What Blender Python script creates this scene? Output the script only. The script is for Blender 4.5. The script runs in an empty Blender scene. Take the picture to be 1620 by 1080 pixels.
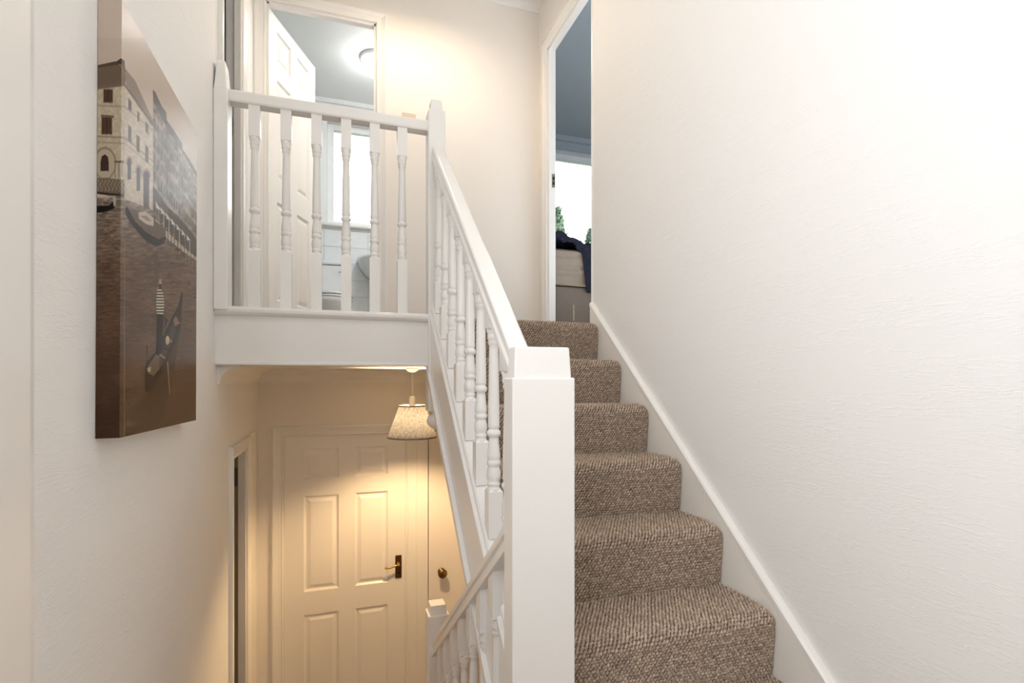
import bpy, math, random
import numpy as np
from mathutils import Vector, Matrix
random.seed(7)
RNG = np.random.default_rng(11)
SC = bpy.context.scene
COL = SC.collection
R = math.radians

# ------------------------------------------------------------------ camera, sky, daylight, exposure
FPX, YAW, HORIZON = 820.0, R(18.54), 600.0
cam_d = bpy.data.cameras.new('camera')
cam_d.sensor_width = 36.0
cam_d.lens = FPX / 1620.0 * 36.0
cam_d.shift_y = (HORIZON - 540.0) / 1620.0
cam_d.clip_start = 0.02
cam = bpy.data.objects.new('camera', cam_d)
COL.objects.link(cam)
cam.rotation_euler = (R(90), 0, -YAW)
SC.camera = cam

SC.view_settings.view_transform = 'Standard'
SC.view_settings.look = 'None'
SC.view_settings.gamma = 1.0
SC.view_settings.use_curve_mapping = False
SC.view_settings.exposure = 0.06

w = bpy.data.worlds.new('overcast_sky')
SC.world = w
w.use_nodes = True
bg = w.node_tree.nodes['Background']
bg.inputs['Color'].default_value = (0.965, 0.98, 1.0, 1)
bg.inputs['Strength'].default_value = 7.0
SKY = bg


def area(name, loc, rot, sx, sy, power, color, portal=False):
    d = bpy.data.lights.new(name, 'AREA')
    d.shape = 'RECTANGLE'
    d.size, d.size_y = sx, sy
    d.energy = power
    d.color = color
    d.cycles.is_portal = portal
    o = bpy.data.objects.new(name, d)
    COL.objects.link(o)
    o.location = loc
    o.rotation_euler = rot
    return o


XWIN = -0.475 - 0.07
# sky portals in the three window openings (they only guide the sampling of the sky)
area('portal_bathroom', (0.35, 5.47, 1.95), (R(-90), 0, 0), 0.9, 1.1, 1, (1, 1, 1), True)
area('portal_bedroom', (2.75, 5.47, 1.88), (R(-90), 0, 0), 1.7, 1.3, 1, (1, 1, 1), True)
area('portal_half_landing', (XWIN - 0.02, 0.0, 0.95), (0, R(-90), 0), 1.5, 1.4, 1, (1, 1, 1), True)

# two added, unseen fill lights brighten the bathroom and stairwell (panels built below)
area('bathroom_fill_light', (0.55, 3.95, 2.63), (0, 0, 0), 0.35, 0.35, 12, (0.96, 0.98, 1.0))
area('stairwell_fill_light', (0.40, 0.75, 2.625), (0, 0, 0), 0.30, 0.30, 6.5, (1.0, 0.975, 0.95))

cy = SC.cycles
cy.use_denoising = True
cy.max_bounces = 12
cy.diffuse_bounces = 6
cy.glossy_bounces = 4
cy.transmission_bounces = 6
cy.transparent_max_bounces = 12
cy.sample_clamp_indirect = 6.0
cy.caustics_reflective = False
cy.caustics_refractive = False


# ------------------------------------------------------------------ materials
def new_mat(name):
    m = bpy.data.materials.new(name)
    m.use_nodes = True
    nt = m.node_tree
    return m, nt, nt.nodes['Principled BSDF']


def node(nt, typ, **kw):
    n = nt.nodes.new(typ)
    for k, v in kw.items():
        if k in n.inputs.keys():
            n.inputs[k].default_value = v
        else:
            setattr(n, k, v)
    return n


def paint(name, col, rough=0.5, bump=0.0, scale=60.0, vary=0.03, spec=0.4):
    """plain paint: a faint mottled tone and a fine brushed relief"""
    m, nt, p = new_mat(name)
    p.inputs['Roughness'].default_value = rough
    p.inputs['Specular IOR Level'].default_value = spec
    tc = node(nt, 'ShaderNodeTexCoord')
    n1 = node(nt, 'ShaderNodeTexNoise', Scale=3.0, Detail=4.0)
    nt.links.new(tc.outputs['Object'], n1.inputs['Vector'])
    mix = node(nt, 'ShaderNodeMix', data_type='RGBA')
    mix.inputs['A'].default_value = (*[c * (1 - vary) for c in col], 1)
    mix.inputs['B'].default_value = (*[min(1, c * (1 + vary)) for c in col], 1)
    nt.links.new(n1.outputs['Fac'], mix.inputs['Factor'])
    nt.links.new(mix.outputs['Result'], p.inputs['Base Color'])
    if bump:
        n2 = node(nt, 'ShaderNodeTexNoise', Scale=scale, Detail=3.0)
        nt.links.new(tc.outputs['Object'], n2.inputs['Vector'])
        b = node(nt, 'ShaderNodeBump', Strength=bump, Distance=0.004)
        nt.links.new(n2.outputs['Fac'], b.inputs['Height'])
        nt.links.new(b.outputs['Normal'], p.inputs['Normal'])
    return m


def wall_mat(name, col, strength):
    """embossed wallpaper under matt paint: short crossing ridges in patches"""
    m, nt, p = new_mat(name)
    p.inputs['Base Color'].default_value = (*col, 1)
    p.inputs['Roughness'].default_value = 0.62
    p.inputs['Specular IOR Level'].default_value = 0.25
    tc = node(nt, 'ShaderNodeTexCoord')
    total = None
    for i, (ang, st, sc) in enumerate(((0.25, 7.0, 36.0), (1.45, 6.0, 30.0), (-0.6, 8.0, 42.0), (0.9, 7.0, 34.0))):
        mp = node(nt, 'ShaderNodeMapping')
        mp.inputs['Rotation'].default_value = (ang, 0, ang * 0.0)
        mp.inputs['Scale'].default_value = (1.0, 1.0 / st * 2.2, 2.2)
        mp.inputs['Location'].default_value = (i * 3.1, i * 1.7, i * 2.3)
        nt.links.new(tc.outputs['Object'], mp.inputs['Vector'])
        nz = node(nt, 'ShaderNodeTexNoise', Scale=sc, Detail=2.0, Distortion=0.6)
        nt.links.new(mp.outputs['Vector'], nz.inputs['Vector'])
        sub = node(nt, 'ShaderNodeMath', operation='SUBTRACT')
        nt.links.new(nz.outputs['Fac'], sub.inputs[0])
        sub.inputs[1].default_value = 0.5
        ab = node(nt, 'ShaderNodeMath', operation='ABSOLUTE')
        nt.links.new(sub.outputs[0], ab.inputs[0])
        rg = node(nt, 'ShaderNodeMapRange', interpolation_type='SMOOTHSTEP')
        rg.inputs['From Min'].default_value = 0.0
        rg.inputs['From Max'].default_value = 0.045
        rg.inputs['To Min'].default_value = 1.0
        rg.inputs['To Max'].default_value = 0.0
        nt.links.new(ab.outputs[0], rg.inputs['Value'])
        mk = node(nt, 'ShaderNodeTexNoise', Scale=7.0 + i, Detail=1.0)
        nt.links.new(mp.outputs['Vector'], mk.inputs['Vector'])
        rm = node(nt, 'ShaderNodeMapRange', interpolation_type='SMOOTHSTEP')
        rm.inputs['From Min'].default_value = 0.5
        rm.inputs['From Max'].default_value = 0.66
        nt.links.new(mk.outputs['Fac'], rm.inputs['Value'])
        mul = node(nt, 'ShaderNodeMath', operation='MULTIPLY')
        nt.links.new(rg.outputs[0], mul.inputs[0])
        nt.links.new(rm.outputs[0], mul.inputs[1])
        if total is None:
            total = mul
        else:
            ad = node(nt, 'ShaderNodeMath', operation='MAXIMUM')
            nt.links.new(total.outputs[0], ad.inputs[0])
            nt.links.new(mul.outputs[0], ad.inputs[1])
            total = ad
    fine = node(nt, 'ShaderNodeTexNoise', Scale=160.0, Detail=2.0)
    nt.links.new(tc.outputs['Object'], fine.inputs['Vector'])
    fm = node(nt, 'ShaderNodeMath', operation='MULTIPLY_ADD')
    nt.links.new(fine.outputs['Fac'], fm.inputs[0])
    fm.inputs[1].default_value = 0.25
    nt.links.new(total.outputs[0], fm.inputs[2])
    b = node(nt, 'ShaderNodeBump', Strength=strength, Distance=0.0022)
    nt.links.new(fm.outputs[0], b.inputs['Height'])
    nt.links.new(b.outputs['Normal'], p.inputs['Normal'])
    return m


def plain(name, col, rough=0.5, metal=0.0, spec=0.5, coat=0.0):
    m, nt, p = new_mat(name)
    p.inputs['Roughness'].default_value = rough
    p.inputs['Metallic'].default_value = metal
    p.inputs['Specular IOR Level'].default_value = spec
    p.inputs['Coat Weight'].default_value = coat
    tc = node(nt, 'ShaderNodeTexCoord')
    n1 = node(nt, 'ShaderNodeTexNoise', Scale=12.0, Detail=3.0)
    nt.links.new(tc.outputs['Object'], n1.inputs['Vector'])
    mix = node(nt, 'ShaderNodeMix', data_type='RGBA')
    mix.inputs['A'].default_value = (*[c * 0.92 for c in col], 1)
    mix.inputs['B'].default_value = (*[min(1, c * 1.06) for c in col], 1)
    nt.links.new(n1.outputs['Fac'], mix.inputs['Factor'])
    nt.links.new(mix.outputs['Result'], p.inputs['Base Color'])
    return m


def cloth(name, c1, c2, scale, rough=0.9, bump=0.3):
    m, nt, p = new_mat(name)
    p.inputs['Roughness'].default_value = rough
    p.inputs['Specular IOR Level'].default_value = 0.15
    tc = node(nt, 'ShaderNodeTexCoord')
    n1 = node(nt, 'ShaderNodeTexNoise', Scale=scale, Detail=5.0)
    nt.links.new(tc.outputs['Object'], n1.inputs['Vector'])
    mix = node(nt, 'ShaderNodeMix', data_type='RGBA')
    mix.inputs['A'].default_value = (*c1, 1)
    mix.inputs['B'].default_value = (*c2, 1)
    nt.links.new(n1.outputs['Fac'], mix.inputs['Factor'])
    nt.links.new(mix.outputs['Result'], p.inputs['Base Color'])
    b = node(nt, 'ShaderNodeBump', Strength=bump, Distance=0.003)
    nt.links.new(n1.outputs['Fac'], b.inputs['Height'])
    nt.links.new(b.outputs['Normal'], p.inputs['Normal'])
    return m


def carpet_mat():
    m, nt, p = new_mat('loop_pile_carpet')
    p.inputs['Roughness'].default_value = 0.95
    p.inputs['Specular IOR Level'].default_value = 0.1
    at = node(nt, 'ShaderNodeAttribute', attribute_name='yarn_gap_shade')
    tc = node(nt, 'ShaderNodeTexCoord')
    nz = node(nt, 'ShaderNodeTexNoise', Scale=420.0, Detail=3.0)
    nt.links.new(tc.outputs['Object'], nz.inputs['Vector'])
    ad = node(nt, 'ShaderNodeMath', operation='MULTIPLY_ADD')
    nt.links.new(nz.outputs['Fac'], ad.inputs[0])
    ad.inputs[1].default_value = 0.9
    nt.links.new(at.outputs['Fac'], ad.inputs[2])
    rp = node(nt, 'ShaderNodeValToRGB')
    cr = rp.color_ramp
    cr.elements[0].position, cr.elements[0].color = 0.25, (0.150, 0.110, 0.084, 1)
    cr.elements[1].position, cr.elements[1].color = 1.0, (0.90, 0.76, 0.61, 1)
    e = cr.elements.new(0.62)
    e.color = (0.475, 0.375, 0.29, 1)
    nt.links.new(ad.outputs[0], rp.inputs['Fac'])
    nt.links.new(rp.outputs['Color'], p.inputs['Base Color'])
    return m


def print_mat():
    m, nt, p = new_mat('canvas_photo_print')
    at = node(nt, 'ShaderNodeAttribute', attribute_name='ink')
    tc = node(nt, 'ShaderNodeTexCoord')
    nz = node(nt, 'ShaderNodeTexNoise', Scale=900.0, Detail=2.0)
    nt.links.new(tc.outputs['Object'], nz.inputs['Vector'])
    b = node(nt, 'ShaderNodeBump', Strength=0.12, Distance=0.0006)
    nt.links.new(nz.outputs['Fac'], b.inputs['Height'])
    nt.links.new(at.outputs['Color'], p.inputs['Base Color'])
    nt.links.new(b.outputs['Normal'], p.inputs['Normal'])
    p.inputs['Roughness'].default_value = 0.25
    p.inputs['Specular IOR Level'].default_value = 0.11
    return m


def glass_mat(name, obscure=False):
    m = bpy.data.materials.new(name)
    m.use_nodes = True
    nt = m.node_tree
    nt.nodes.clear()
    out = node(nt, 'ShaderNodeOutputMaterial')
    tr = node(nt, 'ShaderNodeBsdfTransparent')
    tr.inputs['Color'].default_value = (0.95, 0.97, 0.97, 1)
    gl = node(nt, 'ShaderNodeBsdfGlossy', Roughness=0.02)
    fr = node(nt, 'ShaderNodeFresnel', IOR=1.45)
    mx = node(nt, 'ShaderNodeMixShader')
    nt.links.new(fr.outputs[0], mx.inputs[0])
    last = tr
    if obscure:
        tl = node(nt, 'ShaderNodeBsdfTranslucent')
        tl.inputs['Color'].default_value = (0.95, 0.97, 0.98, 1)
        m2 = node(nt, 'ShaderNodeMixShader')
        nz = node(nt, 'ShaderNodeTexNoise', Scale=40.0)
        mr = node(nt, 'ShaderNodeMapRange')
        mr.inputs['To Min'].default_value, mr.inputs['To Max'].default_value = 0.25, 0.55
        nt.links.new(nz.outputs['Fac'], mr.inputs['Value'])
        nt.links.new(mr.outputs[0], m2.inputs[0])
        nt.links.new(tr.outputs[0], m2.inputs[1])
        nt.links.new(tl.outputs[0], m2.inputs[2])
        last = m2
    nt.links.new(last.outputs[0], mx.inputs[1])
    nt.links.new(gl.outputs[0], mx.inputs[2])
    nt.links.new(mx.outputs[0], out.inputs['Surface'])
    return m


def emit_mat(name, col, strength):
    m, nt, p = new_mat(name)
    p.inputs['Base Color'].default_value = (0.9, 0.9, 0.9, 1)
    p.inputs['Emission Color'].default_value = (*col, 1)
    p.inputs['Emission Strength'].default_value = strength
    return m


def shade_mat(name, dark, light, through):
    m = bpy.data.materials.new(name)
    m.use_nodes = True
    nt = m.node_tree
    nt.nodes.clear()
    out = node(nt, 'ShaderNodeOutputMaterial')
    tc = node(nt, 'ShaderNodeTexCoord')
    nz = node(nt, 'ShaderNodeTexNoise', Scale=95.0, Detail=4.0, Roughness=0.65)
    nt.links.new(tc.outputs['Object'], nz.inputs['Vector'])
    rp = node(nt, 'ShaderNodeValToRGB')
    rp.color_ramp.elements[0].position, rp.color_ramp.elements[0].color = 0.36, (*dark, 1)
    rp.color_ramp.elements[1].position, rp.color_ramp.elements[1].color = 0.6, (*light, 1)
    nt.links.new(nz.outputs['Fac'], rp.inputs['Fac'])
    di = node(nt, 'ShaderNodeBsdfDiffuse')
    tl = node(nt, 'ShaderNodeBsdfTranslucent')
    nt.links.new(rp.outputs['Color'], di.inputs['Color'])
    nt.links.new(rp.outputs['Color'], tl.inputs['Color'])
    mx = node(nt, 'ShaderNodeMixShader')
    mx.inputs[0].default_value = through
    nt.links.new(di.outputs[0], mx.inputs[1])
    nt.links.new(tl.outputs[0], mx.inputs[2])
    nt.links.new(mx.outputs[0], out.inputs['Surface'])
    return m


M = dict(
    wall=wall_mat('embossed_white_wall', (0.83, 0.822, 0.808), 0.22),
    wall_plain=paint('smooth_cream_wall', (0.83, 0.79, 0.74), 0.6, 0.06, 140),
    ceiling=paint('white_ceiling', (0.86, 0.85, 0.83), 0.8, 0.05, 90),
    bath=paint('pale_blue_white_wall', (0.85, 0.88, 0.885), 0.55, 0.03, 90),
    bedroom=paint('grey_blue_bedroom_wall', (0.42, 0.47, 0.51), 0.7, 0.03, 90),
    gloss=paint('white_gloss_joinery', (0.84, 0.825, 0.80), 0.22, 0.03, 45, 0.02, 0.5),
    door=paint('white_door_paint', (0.84, 0.82, 0.79), 0.32, 0.03, 60, 0.02, 0.45),
    raw=plain('bare_wood_edge', (0.36, 0.29, 0.18), 0.7),
    switch=plain('aged_cream_plate', (0.66, 0.53, 0.44), 0.4),
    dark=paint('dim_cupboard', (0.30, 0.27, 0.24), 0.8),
    string=paint('cream_string_paint', (0.86, 0.83, 0.775), 0.35, 0.04, 40, 0.03),
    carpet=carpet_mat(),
    plaincarpet=cloth('brown_carpet_flat', (0.25, 0.19, 0.14), (0.45, 0.36, 0.28), 120, 0.95, 0.6),
    print=print_mat(),
    canvas=cloth('bare_canvas_back', (0.55, 0.52, 0.46), (0.66, 0.62, 0.55), 200),
    brass=plain('aged_brass', (0.52, 0.34, 0.12), 0.28, 1.0),
    darkbrass=plain('dark_antique_brass', (0.20, 0.12, 0.05), 0.32, 1.0),
    pale_brass=plain('pale_brass', (0.62, 0.55, 0.42), 0.3, 1.0),
    hole=plain('dark_recess', (0.03, 0.02, 0.018), 0.8),
    steel=plain('dull_steel', (0.18, 0.18, 0.18), 0.4, 0.9),
    chrome=plain('chrome', (0.75, 0.77, 0.78), 0.12, 1.0),
    plastic=plain('white_plastic', (0.82, 0.80, 0.76), 0.35),
    ceramic=plain('white_ceramic', (0.84, 0.87, 0.89), 0.1, 0.0, 0.5, 0.4),
    tile=plain('white_glazed_tile', (0.80, 0.84, 0.86), 0.15),
    grout=plain('grey_grout', (0.45, 0.47, 0.48), 0.9),
    upvc=plain('white_window_frame', (0.85, 0.87, 0.88), 0.3),
    glass=glass_mat('clear_pane'),
    obscure=glass_mat('frosted_pane', True),
    shade=shade_mat('mottled_grey_shade_fabric', (0.42, 0.43, 0.45), (0.84, 0.84, 0.83), 0.55),
    paper=shade_mat('white_paper_shade', (0.8, 0.78, 0.74), (0.86, 0.84, 0.8), 0.75),
    bulb=emit_mat('lit_warm_bulb', (1.0, 0.66, 0.33), 1500.0),
    bulb_up=emit_mat('lit_landing_bulb', (1.0, 0.80, 0.58), 165.0),
    globe=emit_mat('lit_bathroom_globe', (1.0, 0.98, 0.95), 24.0),
    mattress=cloth('beige_striped_sheet', (0.30, 0.25, 0.205), (0.38, 0.32, 0.265), 25, 0.9, 0.15),
    divan=cloth('grey_divan_fabric', (0.19, 0.155, 0.13), (0.24, 0.20, 0.17), 60, 0.9, 0.2),
    piping=cloth('pale_piping', (0.36, 0.30, 0.22), (0.44, 0.37, 0.28), 60),
    navy=cloth('navy_cotton', (0.010, 0.012, 0.022), (0.03, 0.034, 0.055), 40, 0.85, 0.4),
    leaf=plain('leaf_green', (0.10, 0.15, 0.09), 0.6),
    leaf2=plain('leaf_blue_green', (0.08, 0.13, 0.09), 0.6),
    bark=plain('bark', (0.12, 0.08, 0.05), 0.9),
    lawn=cloth('lawn', (0.06, 0.08, 0.04), (0.10, 0.12, 0.06), 3, 0.95),
)


# ------------------------------------------------------------------ mesh helpers
class MB:
    def __init__(s):
        s.v, s.f, s.sm = [], [], []

    def add(s, vs, fs, smooth=False):
        b = len(s.v)
        s.v += [tuple(p) for p in vs]
        s.f += [tuple(i + b for i in f) for f in fs]
        s.sm += [smooth] * len(fs)
        return s

    def box(s, x0, x1, y0, y1, z0, z1):
        vs = [(x, y, z) for z in (z0, z1) for y in (y0, y1) for x in (x0, x1)]
        return s.add(vs, [(0, 2, 3, 1), (4, 5, 7, 6), (0, 1, 5, 4), (2, 6, 7, 3), (0, 4, 6, 2), (1, 3, 7, 5)])

    def prism(s, pts, axis, a0, a1):
        """closed outline extruded along an axis; pts are the other two coordinates in x,y,z order"""
        def mk(p, a):
            return {'x': (a, p[0], p[1]), 'y': (p[0], a, p[1]), 'z': (p[0], p[1], a)}[axis]
        n = len(pts)
        vs = [mk(p, a0) for p in pts] + [mk(p, a1) for p in pts]
        fs = [tuple(range(n))[::-1], tuple(range(n, 2 * n))]
        fs += [(i, (i + 1) % n, n + (i + 1) % n, n + i) for i in range(n)]
        return s.add(vs, fs)

    def lathe(s, prof, c=(0, 0, 0), n=20, axis='z', smooth=True):
        vs, fs = [], []
        for h, r in prof:
            for k in range(n):
                a = 2 * math.pi * k / n
                p = (r * math.cos(a), r * math.sin(a), h)
                if axis == 'y':
                    p = (p[0], p[2], p[1])
                elif axis == 'x':
                    p = (p[2], p[0], p[1])
                vs.append((p[0] + c[0], p[1] + c[1], p[2] + c[2]))
        m = len(prof)
        for i in range(m - 1):
            for k in range(n):
                fs.append((i * n + k, i * n + (k + 1) % n, (i + 1) * n + (k + 1) % n, (i + 1) * n + k))
        s.add(vs, fs, smooth)
        b = len(s.v) - len(vs)
        for ring in (0, m - 1):
            if prof[ring][1] > 1e-5:
                s.f.append(tuple(b + ring * n + k for k in range(n)))
                s.sm.append(False)
        return s

    def tube(s, pts, r, n=10, smooth=True):
        pts = [Vector(p) for p in pts]
        rs = r if isinstance(r, (list, tuple)) else [r] * len(pts)
        vs, fs = [], []
        for i, p in enumerate(pts):
            t = (pts[min(i + 1, len(pts) - 1)] - pts[max(i - 1, 0)]).normalized()
            u = t.cross(Vector((0, 0, 1)))
            if u.length < 1e-3:
                u = t.cross(Vector((0, 1, 0)))
            u.normalize()
            v = t.cross(u)
            for k in range(n):
                a = 2 * math.pi * k / n
                vs.append(p + rs[i] * (math.cos(a) * u + math.sin(a) * v))
        m = len(pts)
        for i in range(m - 1):
            for k in range(n):
                fs.append((i * n + k, i * n + (k + 1) % n, (i + 1) * n + (k + 1) % n, (i + 1) * n + k))
        s.add(vs, fs, smooth)
        b = len(s.v) - len(vs)
        s.f += [tuple(b + k for k in range(n)), tuple(b + (m - 1) * n + k for k in range(n))]
        s.sm += [False, False]
        return s

    def sweep(s, prof, p0, p1, up=(0, 0, 1), smooth=False):
        """closed section (across, up) swept straight from p0 to p1 with plumb-cut ends"""
        p0, p1 = Vector(p0), Vector(p1)
        t = (p1 - p0)
        flat = Vector((t.x, t.y, 0)).normalized()
        side = flat.cross(Vector((0, 0, 1)))
        n = len(prof)
        vs = [p0 + side * a + Vector((0, 0, b)) for a, b in prof] + [p1 + side * a + Vector((0, 0, b)) for a, b in prof]
        fs = [tuple(range(n))[::-1], tuple(range(n, 2 * n))]
        fs += [(i, (i + 1) % n, n + (i + 1) % n, n + i) for i in range(n)]
        return s.add(vs, fs, smooth)

    def grid(s, P, smooth=True):
        """P: array (a, b, 3)"""
        a, b = P.shape[:2]
        i = np.arange(a * b).reshape(a, b)
        q = np.stack([i[:-1, :-1], i[1:, :-1], i[1:, 1:], i[:-1, 1:]], -1).reshape(-1, 4)
        return s.add(P.reshape(-1, 3).tolist(), q.tolist(), smooth)


def mesh_of(mb, name, mat, off=(0, 0, 0)):
    me = bpy.data.meshes.new(name)
    o = Vector(off)
    me.from_pydata([Vector(p) - o for p in mb.v], [], mb.f)
    me.polygons.foreach_set('use_smooth', mb.sm)
    me.materials.append(mat)
    import bmesh
    bm = bmesh.new()
    bm.from_mesh(me)
    bmesh.ops.recalc_face_normals(bm, faces=bm.faces)
    bm.to_mesh(me)
    bm.free()
    me.update()
    return me


def wloc(o):
    p = Vector((0, 0, 0))
    while o is not None:
        p += o.location
        o = o.parent
    return p


def obj(name, mb, mat, parent=None, bevel=0.0, seg=2, loc=None):
    """one mesh object; mesh given in world coordinates, origin at parent's base (or loc)"""
    off = wloc(parent) if parent else Vector(loc or (0, 0, 0))
    me = mesh_of(mb, name, mat, off)
    o = bpy.data.objects.new(name, me)
    COL.objects.link(o)
    if parent:
        o.parent = parent
    elif loc:
        o.location = loc
    if bevel:
        b = o.modifiers.new('bevel', 'BEVEL')
        b.width, b.segments, b.limit_method, b.angle_limit = bevel, seg, 'ANGLE', R(35)
        b.harden_normals = False
    return o


def inst(name, me, parent, at):
    o = bpy.data.objects.new(name, me)
    COL.objects.link(o)
    o.parent = parent
    o.location = Vector(at) - wloc(parent)
    return o


def tag(o, label=None, cat=None, group=None, kind=None):
    if label: o['label'] = label
    if cat: o['category'] = cat
    if group: o['group'] = group
    if kind: o['kind'] = kind
    return o


def thing(name, label, cat, loc=(0, 0, 0), group=None):
    o = bpy.data.objects.new(name, None)
    COL.objects.link(o)
    o.location = loc
    o.empty_display_size = 0.1
    return tag(o, label, cat, group)


def struct(name, mb, mat, label=None, bevel=0.0):
    return tag(obj(name, mb, mat, None, bevel), label, None, None, 'structure')


def struct_root(name, label, loc):
    o = bpy.data.objects.new(name, None)
    COL.objects.link(o)
    o.location = loc
    o.empty_display_size = 0.1
    return tag(o, label, None, None, 'structure')


def wall_mesh(axis, p0, p1, a0, a1, z0, z1, holes=()):
    """slab between p0..p1 on 'axis' (x or y), running a0..a1 on the other, with rectangular holes"""
    A = sorted({a0, a1, *[h[0] for h in holes], *[h[1] for h in holes]})
    Z = sorted({z0, z1, *[h[2] for h in holes], *[h[3] for h in holes]})
    A = [a for a in A if a0 <= a <= a1]
    Z = [z for z in Z if z0 <= z <= z1]

    def solid(i, j):
        if not (0 <= i < len(A) - 1 and 0 <= j < len(Z) - 1):
            return False
        ca, cz = (A[i] + A[i + 1]) / 2, (Z[j] + Z[j + 1]) / 2
        return not any(h[0] < ca < h[1] and h[2] < cz < h[3] for h in holes)

    def P(p, a, z):
        return (p, a, z) if axis == 'x' else (a, p, z)
    mb = MB()
    for i in range(len(A) - 1):
        for j in range(len(Z) - 1):
            if not solid(i, j):
                continue
            b0, b1, c0, c1 = A[i], A[i + 1], Z[j], Z[j + 1]
            for p in (p0, p1):
                mb.add([P(p, b0, c0), P(p, b1, c0), P(p, b1, c1), P(p, b0, c1)], [(0, 1, 2, 3)])
            if not solid(i - 1, j):
                mb.add([P(p0, b0, c0), P(p1, b0, c0), P(p1, b0, c1), P(p0, b0, c1)], [(0, 1, 2, 3)])
            if not solid(i + 1, j):
                mb.add([P(p0, b1, c0), P(p1, b1, c0), P(p1, b1, c1), P(p0, b1, c1)], [(0, 1, 2, 3)])
            if not solid(i, j - 1):
                mb.add([P(p0, b0, c0), P(p1, b0, c0), P(p1, b1, c0), P(p0, b1, c0)], [(0, 1, 2, 3)])
            if not solid(i, j + 1):
                mb.add([P(p0, b0, c1), P(p1, b0, c1), P(p1, b1, c1), P(p0, b1, c1)], [(0, 1, 2, 3)])
    import bmesh
    return mb


# ------------------------------------------------------------------ key dimensions (metres; the eye is at z = 0)
XL = -0.475            # face of the long left wall
XS, XR = 1.257, 1.275  # face of the wall string, face of the right wall
XD = 1.338             # face of the bedroom door wall
YU, YB = 3.40, 3.56    # back wall upstairs, back wall downstairs
YX = 5.20              # inside of the outer wall
ZF, ZL, ZC = -2.34, 0.2825, 2.66   # hall floor, upper landing, upper ceiling
ZH = 0.065             # ceiling of the lower hall
RISE, GO = 0.1967, 0.225
YT = 2.354             # nosing of the top step
ZHL = ZL - 7 * RISE    # half landing
YR = -1.1              # wall behind the camera
T = 0.07


def pitch(y):
    return ZL - (RISE / GO) * (YT - y)


# ------------------------------------------------------------------ the shell
struct('wall_left', wall_mesh('x', XL - T, XL, YR, YB, ZF, ZC,
       [(2.50, 2.99, ZL, 2.245), (2.72, 3.13, ZF, -0.37), (-0.70, 0.70, 0.20, 1.70)]), M['wall'],
       'long white embossed wall on the left carrying the canvas')
struct('wall_right', wall_mesh('x', XR, XD + 0.055, YR, 2.458, ZF, ZC), M['wall'],
       'white embossed wall rising beside the carpeted stairs')
struct('wall_back_upper', wall_mesh('y', YU, YU + 0.06, XL - T, XD, ZL - 0.02, ZC, [(-0.415, 0.2365, ZL - 0.02, 2.268)]),
       M['wall_plain'], 'cream wall at the back of the upper landing')
struct('wall_bedroom', wall_mesh('x', XD, XD + 0.055, 2.458, YX, ZL - 0.02, ZC, [(2.50, 3.238, ZL - 0.02, 2.235)]),
       M['wall_plain'], 'wall with the bedroom doorway at the stair head')
struct('wall_back_lower', wall_mesh('y', YB, YB + 0.12, XL - T, 1.40, ZF, ZH,
       [(-0.335, 0.447, ZF, -0.352), (0.583, 1.20, ZF, -0.352)]), M['wall_plain'], 'cream end wall of the lower hall')
struct('wall_right_lower', wall_mesh('x', 1.28, 1.40, 2.458, YB + 0.12, ZF, ZL), M['wall_plain'])
struct('wall_outer', wall_mesh('y', YX, YX + 0.25, -1.1, 4.4, ZL - 0.02, ZC,
       [(-0.10, 0.80, 1.47, 2.47), (1.95, 3.55, 1.25, 2.507)]), M['bath'])
struct('wall_bathroom_left', wall_mesh('x', -1.1, -1.0, YU + 0.06, YX, ZL - 0.02, ZC), M['bath'])
struct('wall_bedroom_right', wall_mesh('x', 4.3, 4.4, 1.4, YX, ZL - 0.02, ZC), M['bedroom'])
struct('wall_bedroom_front', wall_mesh('y', 1.4, 1.5, 1.393, 4.4, ZL - 0.02, ZC), M['bedroom'])
struct('wall_rear', wall_mesh('y', YR - 0.15, YR, XL - T, XD + 0.055, ZF, ZC), M['wall'])
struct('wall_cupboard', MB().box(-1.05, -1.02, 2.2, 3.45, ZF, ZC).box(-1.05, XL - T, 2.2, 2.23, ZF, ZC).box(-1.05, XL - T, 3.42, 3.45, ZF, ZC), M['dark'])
struct('ceiling', MB().box(-1.1, 4.4, YR - 0.15, YX + 0.25, ZC, ZC + 0.12), M['ceiling'])
# slab of the upper floor: its underside is the ceiling of the lower hall
struct('floor_upper', MB().box(-1.1, 4.4, 2.42, YX + 0.25, ZH + 0.02, ZL - 0.012), M['plaincarpet'])
struct('ceiling_lower', MB().box(XL, 1.40, 2.42, YB, ZH, ZH + 0.02), M['ceiling'])
struct('floor', MB().box(-1.1, 1.40, YR - 0.15, YB + 0.12, ZF - 0.1, ZF), M['plaincarpet'])
struct('floor_half_landing', MB().box(XL, XR, YR, 1.02, ZHL - 0.2, ZHL), M['plaincarpet'])
struct('trim_1', MB().prism([(XL, 0.80), (XL + 0.016, 0.805), (XL + 0.020, 0.83), (XL + 0.020, 1.005), (XL + 0.014, 1.03), (XL, 1.037)], 'z', ZHL, ZC), M['gloss'],
       'white upright lining board at the left edge', 0.003)


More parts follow.
